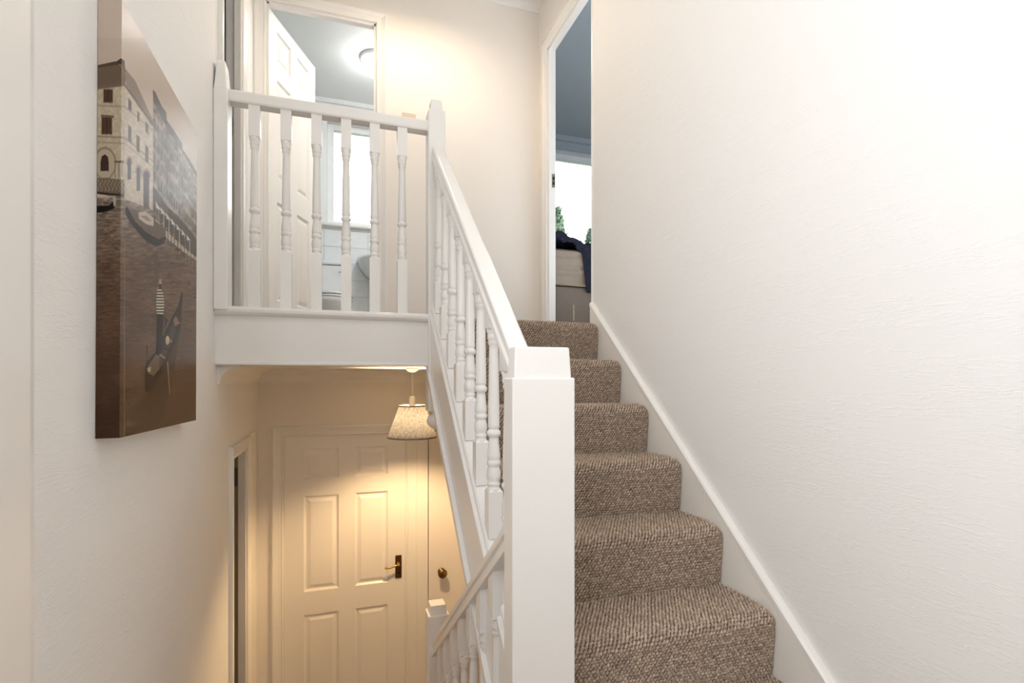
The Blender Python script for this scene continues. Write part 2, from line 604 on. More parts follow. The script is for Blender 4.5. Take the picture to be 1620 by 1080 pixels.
def coving(n, p0, p1, into, size=0.085, mat='ceiling', z=ZH, label=None):
    """concave cove between wall line p0-p1 and the ceiling; into = direction away from the wall"""
    prof = [(0, 0), (0, -size), (0.008, -size)]
    for k in range(9):
        a = math.pi / 2 * k / 8
        prof.append((size - (size - 0.008) * math.cos(a), -size + (size - 0.008) * math.sin(a)))
    prof += [(size, 0)]
    mb = MB()
    ix, iy = into
    vs = [(p[0] + ix * a, p[1] + iy * a, z + b) for p in (p0, p1) for a, b in prof]
    m = len(prof)
    fs = [tuple(range(m))[::-1], tuple(range(m, 2 * m))] + [(i, (i + 1) % m, m + (i + 1) % m, m + i) for i in range(m)]
    mb.add(vs, fs)
    return struct('trim_%d' % n, mb, M[mat], label)


coving(2, (XL, 2.425), (XL, YB), (1, 0), label='plaster cove over the left wall of the lower hall with a cut end')
coving(3, (XL, YB), (1.0, YB), (0, -1), label='plaster cove over the end wall of the lower hall')
coving(4, (XL, YU), (XD, YU), (0, -1), 0.09, z=ZC)
# landing edge: rounded nosing strip, fascia board and small bead
YE = 2.385
fa = struct('trim_5', MB().box(XL, 0.40, YE, 2.42, 0.072, 0.268), M['gloss'], 'white fascia board across the edge of the upper landing')
mbn = MB().prism([(YE - 0.018, 0.270), (YE - 0.024, 0.276), (YE - 0.025, 0.288), (YE - 0.018, 0.299), (2.44, 0.299), (2.44, 0.264), (YE - 0.010, 0.264)], 'x', XL, 0.395)
obj('nosing_strip', mbn, M['gloss'], fa, 0.002)
obj('bead', MB().box(XL, 0.40, YE - 0.006, YE + 0.02, 0.060, 0.074), M['gloss'], fa, 0.003)


# ------------------------------------------------------------------ doors
def xf_door(hinge, ang):
    c, s = math.cos(ang), math.sin(ang)
    def f(p):
        return (hinge[0] + p[0] * c - p[1] * s, hinge[1] + p[0] * s + p[1] * c, hinge[2] + p[2])
    return f


def panel_rects(wd, ht):
    a, b = 0.115 * wd / 0.762, 0.33 * wd / 0.762
    cols = [(a, b), (wd - b, wd - a)]
    rows = [(ht - 0.275, ht - 0.083), (ht - 0.997, ht - 0.385), (0.20, ht - 1.145)]
    return [(x0, x1, z0, z1) for z0, z1 in rows for x0, x1 in cols]


def six_panel_leaf(root, f, wd, ht, th=0.04):
    """moulded leaf: both faces carry recessed, raised-field panels"""
    rects = panel_rects(wd, ht)
    mb = MB()
    for side in (0, 1):
        y = 0.0 if side == 0 else th
        d = 1 if side == 0 else -1
        A = sorted({0, wd, *[r[0] for r in rects], *[r[1] for r in rects]})
        Z = sorted({0, ht, *[r[2] for r in rects], *[r[3] for r in rects]})
        for i in range(len(A) - 1):
            for j in range(len(Z) - 1):
                ca, cz = (A[i] + A[i + 1]) / 2, (Z[j] + Z[j + 1]) / 2
                if any(r[0] < ca < r[1] and r[2] < cz < r[3] for r in rects):
                    continue
                mb.add([f((A[i], y, Z[j])), f((A[i + 1], y, Z[j])), f((A[i + 1], y, Z[j + 1])), f((A[i], y, Z[j + 1]))], [(0, 1, 2, 3)])
        for x0, x1, z0, z1 in rects:
            loops = [(0.0, 0.0), (0.004, 0.004), (0.012, 0.011), (0.02, 0.011)]
            vs = []
            for ins, dep in loops:
                vs += [f((x0 + ins, y + d * dep, z0 + ins)), f((x1 - ins, y + d * dep, z0 + ins)), f((x1 - ins, y + d * dep, z1 - ins)), f((x0 + ins, y + d * dep, z1 - ins))]
            fs = []
            for l in range(3):
                for k in range(4):
                    fs.append((l * 4 + k, l * 4 + (k + 1) % 4, l * 4 + 4 + (k + 1) % 4, l * 4 + 4 + k))
            mb.add(vs, fs)
    for a in (0, wd):
        mb.add([f((a, 0, 0)), f((a, th, 0)), f((a, th, ht)), f((a, 0, ht))], [(0, 1, 2, 3)])
    for z in (0, ht):
        mb.add([f((0, 0, z)), f((wd, 0, z)), f((wd, th, z)), f((0, th, z))], [(0, 1, 2, 3)])
    leaf = obj('door_leaf', mb, M['door'], root)
    for x0, x1, z0, z1 in rects:                       # raised field of each panel, through the leaf
        pm = MB()
        for side in (0, 1):
            y = 0.0 if side == 0 else th
            d = 1 if side == 0 else -1
            vs = []
            for ins, dep in ((0.0185, 0.0112), (0.040, 0.003)):
                vs += [f((x0 + ins, y + d * dep, z0 + ins)), f((x1 - ins, y + d * dep, z0 + ins)), f((x1 - ins, y + d * dep, z1 - ins)), f((x0 + ins, y + d * dep, z1 - ins))]
            pm.add(vs, [(k, (k + 1) % 4, 4 + (k + 1) % 4, 4 + k) for k in range(4)] + [(4, 5, 6, 7)])
        obj('panel', pm, M['door'], leaf)
    return leaf


ARCH = [(0.0, 0.0), (0.010, 0.0), (0.014, 0.004), (0.018, 0.0045), (0.030, 0.0045), (0.040, 0.009), (0.052, 0.0125), (0.060, 0.0165), (0.066, 0.018), (0.070, 0.016), (0.070, 0.0)]


def architrave(name, parent, plane, axis, inner, sgn, z0, z1, head=None):
    """moulded casing. plane: wall face; axis: wall normal axis; inner = list of (edge, direction) uprights; head=(a0,a1,z)"""
    pr = [(0, 0), (0, 0.010), (0.006, 0.013), (0.012, 0.010), (0.030, 0.012), (0.046, 0.017), (0.056, 0.020), (0.065, 0.018), (0.065, 0)]
    def P(a, d, z):
        return (plane + sgn * d, a, z) if axis == 'x' else (a, plane + sgn * d, z)
    for e, dr in inner:
        mb = MB()
        n = len(pr)
        vs = [P(e + dr * q[0], q[1], z0) for q in pr] + [P(e + dr * q[0], q[1], z1 + (q[0] if head else 0)) for q in pr]
        fs = [tuple(range(n))[::-1], tuple(range(n, 2 * n))] + [(i, (i + 1) % n, n + (i + 1) % n, n + i) for i in range(n)]
        mb.add(vs, fs)
        obj('architrave', mb, M['gloss'], parent)
    if head:
        a0, a1, zh = head
        n = len(pr)
        mb = MB()
        vs = [P(a0 - q[0], q[1], zh + q[0]) for q in pr] + [P(a1 + q[0], q[1], zh + q[0]) for q in pr]
        fs = [tuple(range(n))[::-1], tuple(range(n, 2 * n))] + [(i, (i + 1) % n, n + (i + 1) % n, n + i) for i in range(n)]
        mb.add(vs, fs)
        obj('head_architrave', mb, M['gloss'], parent)


def strike_plate(parent, c, axis='y', sgn=-1):
    """pale brass keep with two dark slots on a jamb face; c = centre on the face (face normal = sgn*axis)"""
    x, y, z = c
    p = obj('strike_plate', MB().box(x - 0.013, x + 0.013, y - 0.0015, y + 0.001, z - 0.045, z + 0.045), M['pale_brass'], parent)
    tag(p, 'pale brass strike plate')
    for dz in (0.016, -0.016):
        obj('latch_slot', MB().box(x - 0.006, x + 0.006, y - 0.0022, y, z + dz - 0.011, z + dz + 0.011), M['hole'], p)


# door_1: lower hall six-panel door, closed
d1 = struct_root('door_1', 'closed cream six-panel door at the end of the lower hall', (0.05, YB, ZF))
f1 = xf_door((-0.322, YB + 0.004, ZF + 0.006), 0)
six_panel_leaf(d1, f1, 0.752, 1.972)
obj('door_lining', MB().box(-0.335, -0.3225, YB - 0.002, YB + 0.12, ZF, -0.352).box(0.4305, 0.447, YB - 0.002, YB + 0.12, ZF, -0.352)
    .box(-0.335, 0.447, YB - 0.002, YB + 0.12, -0.360, -0.352), M['gloss'], d1)
pr0 = 0.065
architrave('architrave', d1, YB, 'y', [(-0.328, -1), (0.440, 1)], -1, ZF, -0.362, (-0.328, 0.440, -0.362))
struct('wall_behind_doors', MB().box(-1.1, 1.40, YB + 0.14, YB + 0.18, ZF, ZH + 0.05), M['dark'])
obj('cover_board', MB().box(0.506, 0.583, YB - 0.014, YB + 0.02, ZF, -0.30), M['gloss'], d1, 0.002)
hx, hz = 0.386, -1.262
bp = obj('lever_handle', MB().box(hx - 0.021, hx + 0.021, YB - 0.003, YB + 0.004, hz - 0.076, hz + 0.076), M['darkbrass'], d1, 0.002)
tag(bp, 'brass lever handle on a dark plate')
lv = MB().lathe([(0.0, 0.011), (-0.008, 0.011), (-0.012, 0.008), (-0.034, 0.0075), (-0.040, 0.009), (-0.043, 0.0)], (hx - 0.002, YB - 0.003, hz + 0.022), 14, 'y')
cz = hz + 0.022
lv.tube([(hx, YB - 0.036, cz), (hx - 0.02, YB - 0.038, cz - 0.001), (hx - 0.04, YB - 0.039, cz - 0.006), (hx - 0.058, YB - 0.039, cz - 0.011), (hx - 0.072, YB - 0.039, cz - 0.011), (hx - 0.083, YB - 0.038, cz - 0.008)],
        [0.007, 0.0065, 0.006, 0.006, 0.007, 0.0075], 12)
lv.lathe([(-0.009, 0.0), (-0.007, 0.007), (0, 0.010), (0.007, 0.007), (0.009, 0.0)], (hx - 0.084, YB - 0.038, cz - 0.009), 12)
obj('lever', lv, M['brass'], bp)
obj('keyhole', MB().lathe([(0, 0.005), (-0.001, 0.005)], (hx, YB - 0.0035, hz - 0.04), 12, 'y').box(hx - 0.0022, hx + 0.0022, YB - 0.0045, YB - 0.003, hz - 0.055, hz - 0.04), M['hole'], bp)

# door_2: flush cupboard door with a round knob
d2 = struct_root('door_2', 'plain flush cupboard door with a round brass knob', (0.9, YB, ZF))
obj('door_leaf', MB().box(0.590, 1.195, YB + 0.005, YB + 0.04, ZF + 0.006, -0.36), M['wall_plain'], d2, 0.002)
kx, kz = 0.678, -1.33
kn = MB().lathe([(0.006, 0.024), (0.0, 0.025), (-0.004, 0.022), (-0.007, 0.012), (-0.022, 0.010), (-0.028, 0.016), (-0.034, 0.026), (-0.044, 0.032), (-0.054, 0.031), (-0.062, 0.023), (-0.066, 0.010), (-0.067, 0.0)], (kx, YB + 0.005, kz), 24, 'y')
tag(obj('knob', kn, M['darkbrass'], d2), 'round dark brass knob')

# door_3: doorway in the left wall, lower hall (leaf swung into the room, out of view)
d3 = struct_root('door_3', 'open cream doorway in the left wall of the lower hall', (XL, 2.92, ZF))
obj('door_lining', MB().box(XL - T, XL + 0.001, 3.122, 3.132, ZF, -0.37).box(XL - T, XL + 0.001, 2.718, 2.728, ZF, -0.37).box(XL - T, XL + 0.001, 2.72, 3.13, -0.379, -0.369)
    .box(XL - 0.035, XL + 0.0005, 3.108, 3.123, ZF, -0.379), M['string'], d3)
architrave('architrave', d3, XL, 'x', [(2.724, -1), (3.128, 1)], 1, ZF, -0.375, (2.724, 3.128, -0.375))
obj('casing_board', MB().box(XL, XL + 0.012, 3.19, 3.40, ZF, -0.31), M['string'], d3, 0.003)
obj('jamb_edge', MB().box(XL - T, XL - 0.036, 3.118, 3.1225, ZF, -0.379), M['raw'], d3)
hb = MB().box(-0.543, -0.513, 3.1155, 3.1185, -0.575, -0.475).lathe([(-0.575, 0.005), (-0.475, 0.005)], (-0.544, 3.118, 0), 10)
tag(obj('hinge', hb, M['steel'], d3), 'dark steel hinge')

# door_4: airing cupboard doorway in the left wall of the upper landing
d4 = struct_root('door_4', 'open doorway in the left wall of the upper landing', (XL, 2.74, ZL))
obj('door_lining', MB().box(XL - T, XL + 0.001, 2.982, 2.992, ZL, 2.245).box(XL - T, XL + 0.001, 2.498, 2.508, ZL, 2.245).box(XL - T, XL + 0.001, 2.50, 2.99, 2.236, 2.246)
    .box(XL - 0.030, XL + 0.0005, 2.970, 2.983, ZL, 2.24), M['gloss'], d4)
architrave('architrave', d4, XL, 'x', [(2.504, -1), (2.986, 1)], 1, ZL, 2.24, (2.504, 2.986, 2.24))
strike_plate(d4, (XL - 0.051, 2.981, 1.30))

# door_5: bathroom door, swung into the bathroom
d5 = struct_root('door_5', 'white six-panel bathroom door standing open at the back of the landing', (-0.09, YU, ZL))
obj('door_lining', MB().box(-0.417, -0.405, YU - 0.001, YU + 0.061, ZL, 2.268).box(0.2265, 0.2385, YU - 0.001, YU + 0.061, ZL, 2.268).box(-0.417, 0.2385, YU - 0.001, YU + 0.061, 2.258, 2.270)
    .box(-0.405, -0.393, YU + 0.002, YU + 0.02, ZL, 2.258).box(0.2145, 0.2265, YU + 0.002, YU + 0.02, ZL, 2.258).box(-0.405, 0.2265, YU + 0.002, YU + 0.02, 2.246, 2.258), M['gloss'], d5)
architrave('architrave', d5, YU, 'y', [(-0.409, -1), (0.2305, 1)], -1, ZL, 2.262, (-0.409, 0.2305, 2.262))
f5 = xf_door((-0.398, YU + 0.052, ZL + 0.008), R(67.0))
lf = six_panel_leaf(d5, f5, 0.612, 1.965, 0.036)
lp = MB()
vs = [f5(p) for p in [(0.6115, 0.006, 0.98), (0.6115, 0.030, 0.98), (0.6115, 0.030, 1.09), (0.6115, 0.006, 1.09), (0.6140, 0.006, 0.98), (0.6140, 0.030, 0.98), (0.6140, 0.030, 1.09), (0.6140, 0.006, 1.09)]]
lp.add(vs, [(0, 1, 2, 3), (4, 5, 6, 7), (0, 1, 5, 4), (1, 2, 6, 5), (2, 3, 7, 6), (3, 0, 4, 7)])
tag(obj('latch_plate', lp, M['brass'], lf), 'brass latch plate')
for hz5 in (ZL + 1.74, ZL + 0.25):
    hm = MB().lathe([(hz5 - 0.045, 0.006), (hz5 + 0.045, 0.006)], (-0.402, YU + 0.046, 0), 10).box(-0.4045, -0.4015, YU + 0.022, YU + 0.05, hz5 - 0.045, hz5 + 0.045)
    obj('hinge', hm, M['pale_brass'], d5)

# door_6: bedroom doorway in the right wall at the stair head
d6 = struct_root('door_6', 'bedroom doorway with white casing at the top of the stairs', (XD, 2.87, ZL))
obj('door_lining', MB().box(XD - 0.001, XD + 0.056, 3.230, 3.240, ZL, 2.235).box(XD - 0.001, XD + 0.056, 2.498, 2.510, ZL, 2.235).box(XD - 0.001, XD + 0.056, 2.50, 3.238, 2.226, 2.237)
    .box(XD + 0.004, XD + 0.024, 3.219, 3.231, ZL, 2.226).box(XD + 0.004, XD + 0.024, 2.51, 3.231, 2.214, 2.226), M['gloss'], d6)
architrave('architrave', d6, XD, 'x', [(3.234, 1)], -1, ZL, 2.230, (2.50, 3.234, 2.230))
obj('corner_bead', MB().box(XR - 0.006, XR + 0.064, 2.456, 2.470, ZL, ZC), M['gloss'], d6, 0.003)
strike_plate(d6, (XD + 0.040, 3.229, 1.34))


# ------------------------------------------------------------------ windows
def window(name, label, x0, x1, z0, z1, y, glass, mull=(), ):
    r = struct_root(name, label, ((x0 + x1) / 2, y, z0))
    fr = MB()
    for a0, a1, b0, b1 in ((x0, x0 + 0.06, z0, z1), (x1 - 0.06, x1, z0, z1), (x0 + 0.06, x1 - 0.06, z0, z0 + 0.06), (x0 + 0.06, x1 - 0.06, z1 - 0.06, z1)):
        fr.box(a0, a1, y + 0.10, y + 0.17, b0, b1)
    for m in mull:
        fr.box(m - 0.035, m + 0.035, y + 0.10, y + 0.17, z0 + 0.06, z1 - 0.06)
    obj('window_frame', fr, M['upvc'], r, 0.004)
    xs = [x0 + 0.06, *mull, x1 - 0.06]
    for a, b in zip(xs[:-1], xs[1:]):
        obj('pane', MB().box(a, b, y + 0.132, y + 0.137, z0 + 0.055, z1 - 0.055), glass, r)
    obj('window_sill', MB().box(x0 - 0.04, x1 + 0.04, y - 0.05, y + 0.105, z0 - 0.025, z0 + 0.002), M['gloss'], r, 0.006)
    return r


window('window_1', 'frosted white-framed bathroom window above the basin', -0.10, 0.80, 1.47, 2.47, YX, M['obscure'])
window('window_2', 'bright bedroom window looking out to trees', 1.95, 3.55, 1.25, 2.507, YX, M['glass'], (3.0,))
r3 = struct_root('window_3', None, (XL - T, 0.0, 0.20))
fr = MB()
for a0, a1, b0, b1 in ((-0.70, -0.65, 0.20, 1.70), (0.65, 0.70, 0.20, 1.70), (-0.70, 0.70, 0.20, 0.25), (-0.70, 0.70, 1.65, 1.70), (-0.03, 0.03, 0.2, 1.7)):
    fr.box(XL - T, XL - 0.02, a0, a1, b0, b1)
obj('window_frame', fr, M['upvc'], r3)

# bathroom: lower wall tiles as single pieces on the outer wall; bedroom facing of the same wall
bw = struct('wall_tiling', MB().box(-0.60, XD, YX - 0.012, YX, ZL, 1.412), M['grout'], 'white tiling behind the toilet and basin')
tile_me = None
for r_ in range(8):
    for c_ in range(7):
        x0, z0 = -0.327 + 0.2 * c_, 1.412 - 0.156 * (r_ + 1)
        if z0 < ZL - 0.2:
            continue
        if tile_me is None:
            tile_me = mesh_of(MB().prism([(0.0015, 0.0015), (0.1985, 0.0015), (0.1985, 0.1545), (0.0015, 0.1545)], 'y', -0.006, 0.004), 'tile', M['tile'])
        if z0 < ZL + 0.0:
            continue
        inst('tile', tile_me, bw, (x0, YX - 0.012, z0))
struct('wall_bedroom_back', wall_mesh('y', YX - 0.012, YX, XD + 0.055, 4.3, ZL, ZC, [(1.95, 3.55, 1.25, 2.507)]), M['bedroom'])
struct('wall_bedroom_inner', MB().box(XD + 0.055, XD + 0.060, 3.25, YX - 0.012, ZL, ZC).box(XD + 0.055, XD + 0.060, 1.5, 2.49, ZL, ZC), M['bedroom'])
struct('ceiling_bedroom', MB().box(XD + 0.06, 4.3, 1.5, YX - 0.012, ZC - 0.012, ZC), M['bedroom'])
struct('ceiling_bathroom', MB().box(-1.0, XD, YU + 0.06, YX, ZC - 0.012, ZC), M['bath'])
struct('trim_6', MB().box(XD + 0.06, 4.3, YX - 0.05, YX - 0.012, ZC - 0.065, ZC - 0.012), M['bedroom'])
struct('trim_7', MB().box(-1.0, XD, YX - 0.03, YX, ZC - 0.052, ZC - 0.012), M['bath'])


# ------------------------------------------------------------------ carpeted stairs
def carpet_step_mesh(name, back, res=0.0021, width=XS - 0.42):
    """woven loop carpet over one riser, its round nosing and the tread; nosing line at the origin, front at y=0"""
    rr = 0.030
    ln = [(0.020, -RISE - 0.002), (0.010, -0.10), (0.004, -0.045)]
    pts = []
    def seg(p, q, k):
        for i in range(k):
            t = i / k
            pts.append((p[0] + (q[0] - p[0]) * t, p[1] + (q[1] - p[1]) * t))
    seg(ln[0], ln[1], 20)
    seg(ln[1], ln[2], 12)
    c = (rr, -rr)
    seg(ln[2], (0.0, -rr), 6)
    for i in range(13):
        a = math.pi - math.pi / 2 * i / 12
        pts.append((c[0] + rr * math.cos(a), c[1] + rr * math.sin(a)))
    seg(pts[-1], (back, -0.004), 40)
    pts.append((back, -0.004))
    P = np.array(pts)
    d = np.r_[0, np.cumsum(np.hypot(*np.diff(P, axis=0).T))]
    ns = int(d[-1] / res)
    s = np.linspace(0, d[-1], ns)
    py, pz = np.interp(s, d, P[:, 0]), np.interp(s, d, P[:, 1])
    k = np.ones(7) / 7
    ty, tz = np.gradient(py), np.gradient(pz)
    ty, tz = np.convolve(np.pad(ty, 3, 'edge'), k, 'valid'), np.convolve(np.pad(tz, 3, 'edge'), k, 'valid')
    L = np.hypot(ty, tz)
    ny, nz = -tz / L, ty / L
    nx = int(width / res)
    x = np.linspace(0, width, nx)
    S, X = np.meshgrid(s, x, indexing='ij')
    # staggered loops, each a small slanted dome
    px, ps = 0.0122, 0.0094
    H = np.zeros_like(S)
    tone = np.full_like(S, -1.3)  # gaps keep this dark tone: shade between loops painted into the colour
    wob = 0.0012 * np.sin(X * 61 + 1.3 * np.sin(S * 43)) + 0.0010 * np.sin(S * 71 + X * 23)
    row = np.floor((S + wob) / ps)
    tab = np.random.default_rng(5).random((4096,))
    for dr in (-1, 0, 1):
        rw = row + dr
        offx = np.where(np.mod(rw, 2) == 0, 0.0, 0.5) * px
        for dc in (-1, 0, 1):
            colm = np.floor((X - offx) / px) + dc
            hsh = (np.abs(rw * 71 + colm * 193).astype(int)) % 4096
            jx, js = (tab[hsh] - 0.5) * 0.0018, (tab[(hsh * 7 + 3) % 4096] - 0.5) * 0.0014
            cx_ = (colm + 0.5) * px + offx + jx
            cs_ = (rw + 0.5) * ps + js
            a = 0.62 + (tab[(hsh * 13 + 5) % 4096] - 0.5) * 0.5
            dx, ds = X - cx_, S + wob - cs_
            p = dx * math.cos(0.62) + ds * math.sin(0.62)
            q = -dx * math.sin(0.62) + ds * math.cos(0.62)
            dome = np.clip(1 - (p / 0.0069) ** 2 - (q / 0.0037) ** 2, 0, 1) ** 0.5 * (0.75 + 0.4 * tab[(hsh * 3 + 1) % 4096])
            up = dome > H
            H = np.where(up, dome, H)
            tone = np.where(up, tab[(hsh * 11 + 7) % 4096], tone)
    fuzz = np.random.default_rng(9).random(S.shape) - 0.5
    disp = 0.0088 * H + 0.0008 * fuzz
    edge = np.minimum(X, width - X)
    rnd = 0.016 + 0.020 * np.exp(-((s[:, None] - 0.205) / 0.05) ** 2)
    e = np.clip(1 - edge / rnd, 0, 1)
    sink = rnd * (1 - np.sqrt(np.clip(1 - e * e, 0, 1)))
    disp = disp - sink
    sag = 0.003 * np.sin(X * 9.0 + 1.0) * np.clip((s[:, None] - 0.24) / 0.1, 0, 1)
    G = np.stack([X, py[:, None] + ny[:, None] * disp, pz[:, None] + nz[:, None] * disp - sag * 0.5], -1)
    me = bpy.data.meshes.new(name)
    nv = ns * nx
    idx = np.arange(nv).reshape(ns, nx)
    q = np.stack([idx[:-1, :-1], idx[:-1, 1:], idx[1:, 1:], idx[1:, :-1]], -1).reshape(-1)
    me.vertices.add(nv)
    me.vertices.foreach_set('co', G.reshape(-1).astype(np.float32))
    nf = len(q) // 4
    me.loops.add(nf * 4)
    me.loops.foreach_set('vertex_index', q.astype(np.int32))
    me.polygons.add(nf)
    me.polygons.foreach_set('loop_start', np.arange(0, nf * 4, 4, dtype=np.int32))
    me.polygons.foreach_set('use_smooth', np.ones(nf, dtype=bool))
    at = me.attributes.new('yarn_gap_shade', 'FLOAT', 'POINT')
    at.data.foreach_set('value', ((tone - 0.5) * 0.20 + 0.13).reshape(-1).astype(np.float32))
    me.update()
    me.validate()
    me.materials.append(M['carpet'])
    return me


stairs = thing('carpeted_staircase', 'flight of stairs in chunky brown woven carpet climbing beside the right wall', 'staircase', (0.84, 1.0, ZHL))
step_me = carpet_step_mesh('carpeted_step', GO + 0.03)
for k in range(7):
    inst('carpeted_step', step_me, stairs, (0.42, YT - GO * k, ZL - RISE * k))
# wall string with a rounded capping bead
mb = MB()
y0, y1 = 0.6, 2.458
mb.prism([(y0, pitch(y0) - 0.40), (y1, pitch(y1) - 0.40), (y1, ZL + 0.105), (2.44, ZL + 0.105), (y0, pitch(y0) + 0.015)], 'x', XS, XR - 0.0005)
ws = obj('wall_string', mb, M['string'], stairs)
cap = [(-0.002, -0.005), (-0.002, 0.010), (0.003, 0.018), (0.010, 0.021), (0.0215, 0.021), (0.0215, -0.005)]
n = len(cap)
mb = MB()
vs = [(XS - 0.004 + a, y0, pitch(y0) + 0.018 + b) for a, b in cap] + [(XS - 0.004 + a, 2.452, pitch(2.452) + 0.018 + b) for a, b in cap]
mb.add(vs, [tuple(range(n))[::-1], tuple(range(n, 2 * n))] + [(i, (i + 1) % n, n + (i + 1) % n, n + i) for i in range(n)])
obj('capping_bead', mb, M['gloss'], ws)
# outer string seen from the well, with bottom bead; plaster soffit under the flight
mb = MB()
ya, yb = 1.16, 2.40
mb.prism([(ya, pitch(ya) + 0.02), (yb, pitch(yb) + 0.02), (yb, pitch(yb) - 0.29), (ya, pitch(ya) - 0.29)], 'x', 0.400, 0.436)
os_ = obj('outer_string', mb, M['gloss'], stairs, 0.003)
mb = MB()
mb.prism([(ya, pitch(ya) - 0.262), (yb, pitch(yb) - 0.262), (yb, pitch(yb) - 0.300), (ya, pitch(ya) - 0.300)], 'x', 0.386, 0.41)
mb.prism([(ya, pitch(ya) + 0.022), (yb, pitch(yb) + 0.022), (yb, pitch(yb) + 0.004), (ya, pitch(ya) + 0.004)], 'x', 0.393, 0.41)
obj('bead', mb, M['gloss'], os_, 0.003)
mb = MB()
ya = 1.0
mb.prism([(ya, pitch(ya) - 0.29), (yb + 0.02, pitch(yb + 0.02) - 0.29), (yb + 0.02, pitch(yb + 0.02) - 0.385), (ya, pitch(ya) - 0.385)], 'x', 0.402, XR - 0.0005)
obj('soffit', mb, M['wall_plain'], stairs)


# ------------------------------------------------------------------ balustrades
TURN = [(0, .0205), (.008, .0205), (.012, .0165), (.016, .0185), (.020, .0195), (.024, .0185), (.027, .0162), (.034, .019), (.045, .0208), (.058, .0195),
        (.068, .0172), (.072, .0162), (.076, .0195), (.082, .0208), (.088, .0195), (.092, .0172), (.096, .0195), (.105, .0195), (.13, .0168), (.15, .0148), (.157, .0142),
        (.160, .0178), (.166, .0208), (.173, .0208), (.178, .017), (.181, .0148), (.184, .0168), (.189, .0180), (.194, .0174), (.25, .0170), (.33, .0154), (.41, .0137),
        (.425, .0134), (.428, .0160), (.434, .0172), (.440, .0158), (.443, .0178), (.449, .0195), (.456, .0182), (.460, .0188), (.466, .0208), (.475, .0208)]
HB = 0.0215


def baluster_mesh(name, low, top):
    mb = MB()
    def blk(z0, z1, up):
        mb.box(-HB, HB, -HB, HB, z0, z1)
        z, zz = (z1, z1 + 0.007) if up else (z0, z0 - 0.007)
        a, b = HB, 0.0165
        vs = [(-a, -a, z), (a, -a, z), (a, a, z), (-a, a, z), (-b, -b, zz), (b, -b, zz), (b, b, zz), (-b, b, zz)]
        mb.add(vs, [(0, 1, 5, 4), (1, 2, 6, 5), (2, 3, 7, 6), (3, 0, 4, 7), (4, 5, 6, 7)])
    blk(0, low, True)
    mb.lathe([(low + h, r) for h, r in TURN], (0, 0, 0), 18)
    blk(low + 0.475, low + 0.475 + top, False)
    return mesh_of(mb, name, M['gloss'])


def newel(name, parent, x0, x1, y0, y1, z0, zs, zt, label=None, inset=0.005, taper=0.006):
    p = obj(name, MB().box(x0, x1, y0, y1, z0, zs), M['gloss'], parent, 0.004, 3)
    i, j = inset, inset + taper
    mb = MB()
    vs = [(x0 + i, y0 + i, zs - 0.002), (x1 - i, y0 + i, zs - 0.002), (x1 - i, y1 - i, zs - 0.002), (x0 + i, y1 - i, zs - 0.002),
          (x0 + j, y0 + j, zt), (x1 - j, y0 + j, zt), (x1 - j, y1 - j, zt), (x0 + j, y1 - j, zt)]
    mb.add(vs, [(0, 1, 5, 4), (1, 2, 6, 5), (2, 3, 7, 6), (3, 0, 4, 7), (4, 5, 6, 7), (0, 1, 2, 3)])
    obj('newel_cap', mb, M['gloss'], p, 0.004, 3)
    if label: p['label'] = label
    return p


RAIL = [(-0.0265, -0.062), (-0.0265, -0.046), (-0.020, -0.040), (-0.020, -0.030), (-0.0265, -0.024), (-0.0265, -0.006), (-0.020, 0.0), (0.020, 0.0),
        (0.0265, -0.006), (0.0265, -0.024), (0.020, -0.030), (0.020, -0.040), (0.0265, -0.046), (0.0265, -0.062)]


def rail_prof(w, h):
    return [(a / 0.0265 * w / 2, b / 0.062 * h) for a, b in RAIL]


# upper landing
lb = thing('landing_balustrade', 'white balustrade with six turned balusters guarding the upper landing', 'balustrade', (-0.03, 2.40, ZL))
bal_me = baluster_mesh('baluster', 0.24, 0.135)
for k in range(6):
    inst('baluster', bal_me, lb, (-0.331 + 0.1214 * k, 2.402, 0.297))
mb = MB()
mb.prism([(2.372, 1.146), (2.372, 1.180), (2.376, 1.187), (2.428, 1.187), (2.432, 1.180), (2.432, 1.146), (2.428, 1.140), (2.376, 1.140)], 'x', -0.43, 0.40)
obj('handrail', mb, M['gloss'], lb)
newel('half_newel', lb, XL + 0.0005, -0.423, 2.345, 2.44, 0.282, 1.17, 1.29, None, 0.001, 0.010)
tn = newel('newel_post', lb, 0.390, 0.467, 2.352, 2.440, -0.146, 1.232, 1.285, None, 0.010, 0.004)
fn = MB().lathe([(-0.144, 0.026), (-0.150, 0.026), (-0.153, 0.016), (-0.160, 0.017), (-0.165, 0.028), (-0.176, 0.037), (-0.190, 0.041), (-0.206, 0.037), (-0.220, 0.027), (-0.228, 0.013), (-0.230, 0.0)], (0.4285, 2.395, 0), 24)
obj('drop_finial', fn, M['gloss'], tn)

# climbing balustrade
sb = thing('stair_balustrade', 'white climbing balustrade from the big front newel up to the landing', 'balustrade', (0.4325, 1.15, ZHL))
def hz_(y):
    return 1.107 - 0.876 * (2.4 - y)
XH = 0.4325
mb = MB().sweep(rail_prof(0.054, 0.080), (XH, 1.175, hz_(1.175)), (XH, 2.36, hz_(2.36)))
obj('handrail', mb, M['gloss'], sb, 0.002)
mb = MB().sweep([(-0.028, 0.0), (-0.028, 0.028), (-0.022, 0.034), (0.022, 0.034), (0.028, 0.028), (0.028, 0.0)], (XH, 1.175, pitch(1.175) + 0.018), (XH, 2.36, pitch(2.36) + 0.018))
obj('base_rail', mb, M['gloss'], sb)
bal_me2 = baluster_mesh('baluster_raked', 0.135, 0.060)
for k in range(8):
    y = 2.325 - 0.1445 * k
    inst('baluster', bal_me2, sb, (XH, y, pitch(y) + 0.040))
